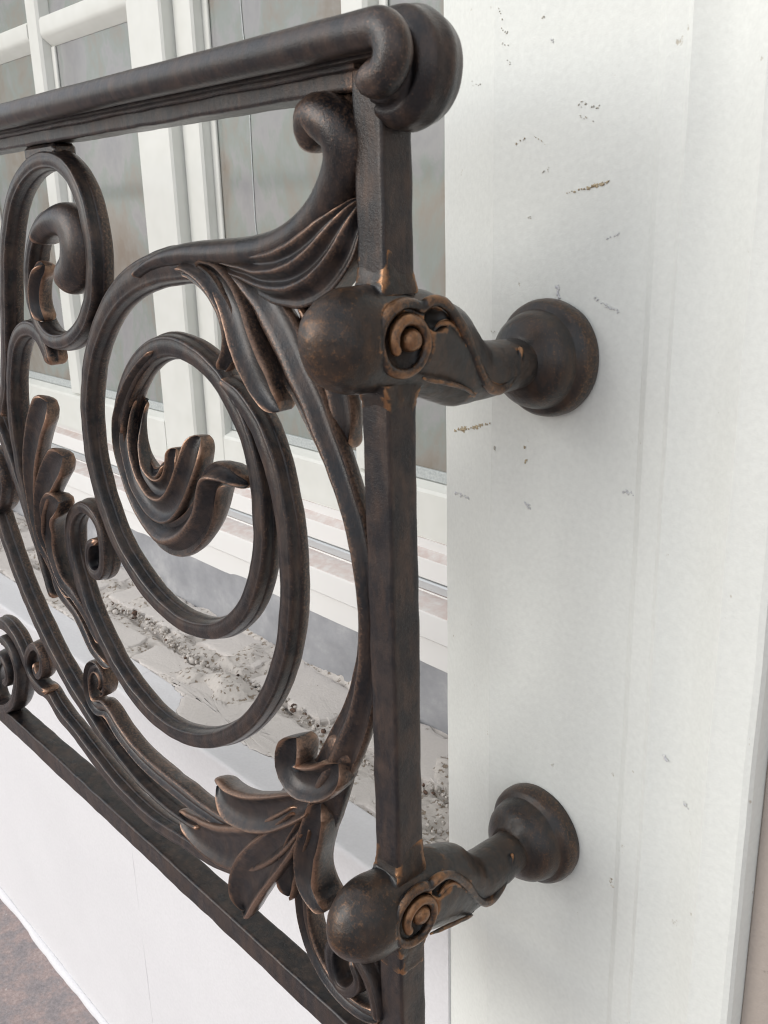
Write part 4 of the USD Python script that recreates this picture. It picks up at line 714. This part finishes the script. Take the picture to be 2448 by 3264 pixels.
def prof_bar():
    a = [(-.35, 1), (-.66, .95), (-.86, .85), (-.97, .70), (-.99, .58), (-.94, .50), (-.88, .48), (-.85, .44), (-.84, .36), (-.82, .26), (-.78, .16), (-.71, .09), (-.63, .06), (-.55, .06), (-.46, .065), (-.32, .045), (-.16, .025), (0, .02)]
    return np.array(a + [(-u, v) for u, v in a[-2::-1]])
def prof_channel():
    a = [(-.35, 1), (-.75, .9), (-.96, .65), (-1, .30), (-.97, .18), (-.90, .10), (-.80, .08), (-.70, .13), (-.62, .24), (-.45, .30), (-.30, .26), (-.15, .21), (0, .19)]
    return np.array(a + [(-u, v) for u, v in a[-2::-1]])
def prof_spoon():
    a = [(-.3, 1), (-.62, .86), (-.84, .62), (-.97, .34), (-1.0, .17), (-.96, .06), (-.86, .0), (-.76, .03), (-.62, .16), (-.42, .27), (-.20, .32), (0, .33)]
    return np.array(a + [(-u, v) for u, v in a[-2::-1]])
def prof_ridge():
    a = [(-.3, 1), (-.66, .88), (-.90, .68), (-1, .50), (-.98, .40), (-.90, .32), (-.78, .34), (-.62, .36), (-.45, .28), (-.26, .12), (-.12, .02), (0, 0)]
    return np.array(a + [(-u, v) for u, v in a[-2::-1]])
def prof_round():
    a = [(-.4, 1), (-.8, .93), (-.97, .78), (-1, .6)] + [(-math.cos(t), .6 - .6 * math.sin(t)) for t in np.linspace(0.12, PI / 2, 12)]
    return np.array(a + [(-u, v) for u, v in a[-2::-1]])
def prof_flute():
    u = np.linspace(-1, 1, 41); v = 0.12 + 0.32 * u ** 2 + 0.085 * (1 - np.cos((u + 1) * 4 * PI)) * (1 - 0.3 * np.abs(u))
    return np.array([(-.3, 1), (-.9, .85)] + list(zip(u, v)) + [(.9, .85), (.3, 1)])
PROF = dict(bar=prof_bar(), channel=prof_channel(), spoon=prof_spoon(), ridge=prof_ridge(), flute=prof_flute(), round=prof_round())
def ribbon(kind, y, D, text):
    A = np.array([[float(q) for q in g.split(',')] for g in text.split()]) / 1e4
    q = A[-1] - A[-2]; q[2] = 0; A = np.vstack([A, A[-1] + q / np.hypot(q[0], q[1]) * 0.42 * A[-1, 2]])   # the rounded tip reaches past the last point
    s = np.r_[0, np.cumsum(np.hypot(*np.diff(A[:, :2], axis=0).T))]; L = s[-1]
    w0, w1 = A[0, 2], A[-1, 2]
    n = int(L / 0.011) + 4
    t = np.unique(np.concatenate([np.linspace(0, L, n), w0 / 2 * (1 - np.cos(np.linspace(0, PI / 2, 7))), L - w1 / 2 * (1 - np.cos(np.linspace(0, PI / 2, 7)))]))
    cs = CubicSpline(s, A); Q = cs(t); d = cs(t, 1)[:, :2]; d /= np.linalg.norm(d, axis=1, keepdims=True)
    nrm = np.stack([-d[:, 1], d[:, 0]], 1)
    w = Q[:, 2].copy(); k = np.ones(len(t))
    for ww, dist in ((w0, t), (w1, L - t)):
        m = dist < ww / 2; k[m] = np.minimum(k[m], np.sqrt(np.clip(1 - (1 - dist[m] / (ww / 2)) ** 2, 0.003, 1)))
    if kind == 'bar': w = w * 0.92
    P = PROF[kind]; u, v = P[:, 0], P[:, 1]
    off = nrm[:, None, :] * (u[None, :, None] * (w * k)[:, None, None] / 2)
    vv = 0.5 + (v[None] - 0.5) * (0.45 + 0.55 * k)[:, None]
    rings = np.zeros((len(t), len(P), 3))
    rings[..., 0], rings[..., 2] = Q[:, None, 0] + off[..., 0], Q[:, None, 1] + off[..., 1]
    rings[..., 1] = y + vv * D + Q[:, 3][:, None] * (1.15 - np.clip(v, 0, 1))[None]
    rings += 0.0035 * (meshkit.fbm(rings * 16, 3, 77) - 0.5)[..., None]
    return loft(rings)
for nm, kind, y, D, text in TRACES: obj(nm, ribbon(kind, y, D, text), M_BRONZE, rail, smooth=48)

# brackets: volute block round the post, S-shaped arm, round flange on the stone
def ball(X, Y, Zc, r, sx=1.0, n=40): return m3.Manifold.sphere(r, n).scale((sx, 1, 1)).translate((X, Y, Zc))
def tube3(P, r, k=10):
    P = np.asarray(P, float); r = np.broadcast_to(r, len(P)); T = np.gradient(P, axis=0); T /= np.linalg.norm(T, axis=1, keepdims=True)
    up = np.array([1.0, 0, 0]); a = np.cross(T, up); a /= np.linalg.norm(a, axis=1, keepdims=True) + 1e-9; b = np.cross(T, a); an = np.arange(k) * 2 * PI / k
    return loft(P[:, None] + r[:, None, None] * (np.cos(an)[None, :, None] * a[:, None] + np.sin(an)[None, :, None] * b[:, None]))
XB = -1.156
def bracket(zc, label):
    Zk = zc
    egg = lambda X, Y, Zc, ax, ay, az: m3.Manifold.sphere(1.0, 56).scale((ax, ay, az)).translate((X, Y, Zc))
    body = egg(XB, 0.968, Zk + 0.002, 0.066, 0.102, 0.084) + m3.Manifold.batch_hull([egg(XB, 0.985, Zk + 0.002, 0.064, 0.08, 0.084), egg(XB, 1.04, Zk - 0.002, 0.066, 0.075, 0.084)])
    ch_ = [(1.05, -0.004, .084, .76), (1.10, -0.014, .086, .74), (1.150, -0.034, .084, .74), (1.195, -0.064, .071, .82), (1.235, -0.078, .056, .92), (1.29, -0.083, .051, 1), (1.36, -0.085, .047, 1), (1.43, -0.085, .046, 1)]
    for a, b in zip(ch_, ch_[1:]): body += m3.Manifold.batch_hull([ball(XB - 0.030 * (a[0] - 1.05) / .38, a[0], Zk + a[1], a[2], a[3]), ball(XB - 0.030 * (b[0] - 1.05) / .38, b[0], Zk + b[1], b[2], b[3])])
    for sg in (1, -1):
        lv = [(0.140, .0635, .0635), (0.112, .0645, .0645), (0.100, .0665, .068), (0.090, .069, .074), (0.070, .070, .080)]
        for (d0, w0, e0), (d1, w1, e1) in zip(lv, lv[1:]):
            body += m3.Manifold.batch_hull([m3.Manifold.cube((w0, e0, 0.002), True).translate((-1.153, 1.0325, Zk + sg * d0)), m3.Manifold.cube((w1, e1, 0.002), True).translate((-1.153, 1.0325, Zk + sg * d1))])
    cy, cz = 1.022, Zk - 0.002
    # hollow that the volute coils in, on the side away from the scrollwork; smaller hollows beside it
    body -= m3.Manifold.sphere(0.058, 40).scale((0.62, 1, 1)).translate((XB + 0.074, cy, cz))
    body -= m3.Manifold.sphere(0.028, 30).scale((1, 1.3, 0.8)).translate((XB + 0.066, cy + 0.075, Zk + 0.030))
    m = from_manifold(body.refine_to_length(0.008)); trimesh.smoothing.filter_taubin(m, iterations=16)
    body = m3.Manifold(m3.Mesh(np.asarray(m.vertices, np.float32), np.asarray(m.faces, np.uint32)))
    th = np.linspace(0, 2 * PI * 1.42, 120); rad = 0.061 - 0.034 * (th / th[-1]) ** 1.1; a = PI * 0.30 + th
    xs_ = XB + 0.058 + 0.008 * (th / th[-1])
    sp = np.stack([xs_, cy + rad * np.cos(a), cz + rad * np.sin(a)], 1)
    XA = lambda Y: XB - 0.030 * (Y - 1.05) / .38
    tail = CubicSpline([0, 1, 2, 3, 4, 5, 6], np.array([[XA(1.345) + 0.040, 1.345, Zk - 0.062], [XA(1.31) + 0.046, 1.31, Zk - 0.100], [XA(1.265) + 0.050, 1.265, Zk - 0.112], [XA(1.215) + 0.058, 1.215, Zk - 0.082], [XA(1.17) + 0.062, 1.170, Zk - 0.018], [XB + 0.062, 1.115, Zk + 0.045], sp[0]]))(np.linspace(0, 5.9, 70))
    pts = np.concatenate([tail, sp]); rr = np.concatenate([np.linspace(0.004, 0.0095, 25), np.full(45, 0.0095), np.linspace(0.0092, 0.0085, 60), np.linspace(0.0085, 0.0100, 60)])
    pts[:, 0] -= 0.0035
    def relief(P, r):
        return m3.Manifold.batch_boolean([m3.Manifold.batch_hull([m3.Manifold.sphere(float(r[i]), 14).translate(tuple(P[i])), m3.Manifold.sphere(float(r[i + 1]), 14).translate(tuple(P[i + 1]))]) for i in range(len(P) - 1)], m3.OpType.Add)
    body = body + relief(pts[::2], rr[::2])
    eye = m3.Manifold.sphere(0.019, 30).scale((0.9, 1.1, 1)).translate((XB + 0.056, cy + 0.010, cz + 0.002)); body = body + eye
    for p in (((1.085, 0.010), (1.115, 0.020), (1.140, 0.004), (1.150, -0.030)), ((1.06, -0.062), (1.10, -0.074), (1.15, -0.088), (1.20, -0.112)), ((1.265, -0.085), (1.288, -0.070), (1.300, -0.082), (1.294, -0.104)), ((1.305, -0.106), (1.325, -0.088), (1.338, -0.060), (1.340, -0.052))):
        cv = CubicSpline([0, 1, 2, 3], np.array([[XA(q[0]) + 0.056 - 0.016 * (q[0] > 1.25) - 0.010 * (q[1] < -0.1), q[0], Zk + q[1]] for q in p]))(np.linspace(0, 3, 28))
        body = body + relief(cv, 0.0058 * np.sin(np.linspace(0.25, PI - 0.25, 28)) ** 0.5)
    m = from_manifold(body.refine_to_length(0.0048)); m.merge_vertices(); trimesh.smoothing.filter_taubin(m, iterations=6)
    v = np.array(m.vertices); v += (0.008 * (meshkit.fbm(v * 15, 4, 12) - 0.5))[:, None] * np.array(m.vertex_normals); m = trimesh.Trimesh(v, m.faces, process=False)
    b = obj('bracket', m, M_BRACKET, rail, smooth=True, label=label)
    fp = [(0.0, 1.378), (0.046, 1.380), (0.052, 1.386), (0.064, 1.392), (0.078, 1.402), (0.088, 1.416), (0.093, 1.432), (0.0945, 1.442), (0.096, 1.446), (0.104, 1.449), (0.110, 1.456), (0.1135, 1.468), (0.1135, 1.482), (0.111, 1.4895), (0.0, 1.4895)]
    n = 64; an = np.arange(n) * 2 * PI / n; fc = np.array([-1.186, zc - 0.085])
    rg = np.array([[(fc[0] + r * math.cos(t), Y, fc[1] + r * math.sin(t)) for t in an] for r, Y in fp[1:-1]])
    rg += 0.003 * (meshkit.fbm(rg * 14, 3, 5) - 0.5)[..., None]; rg[:, :, 1] = np.minimum(rg[:, :, 1], 1.4897)
    obj('flange', loft(rg), M_BRACKET, b, smooth=50)
bracket(-0.188, 'upper bracket, level with the leaf below the handrail')
bracket(-1.258, 'lower bracket, beside the bottom acanthus leaf')
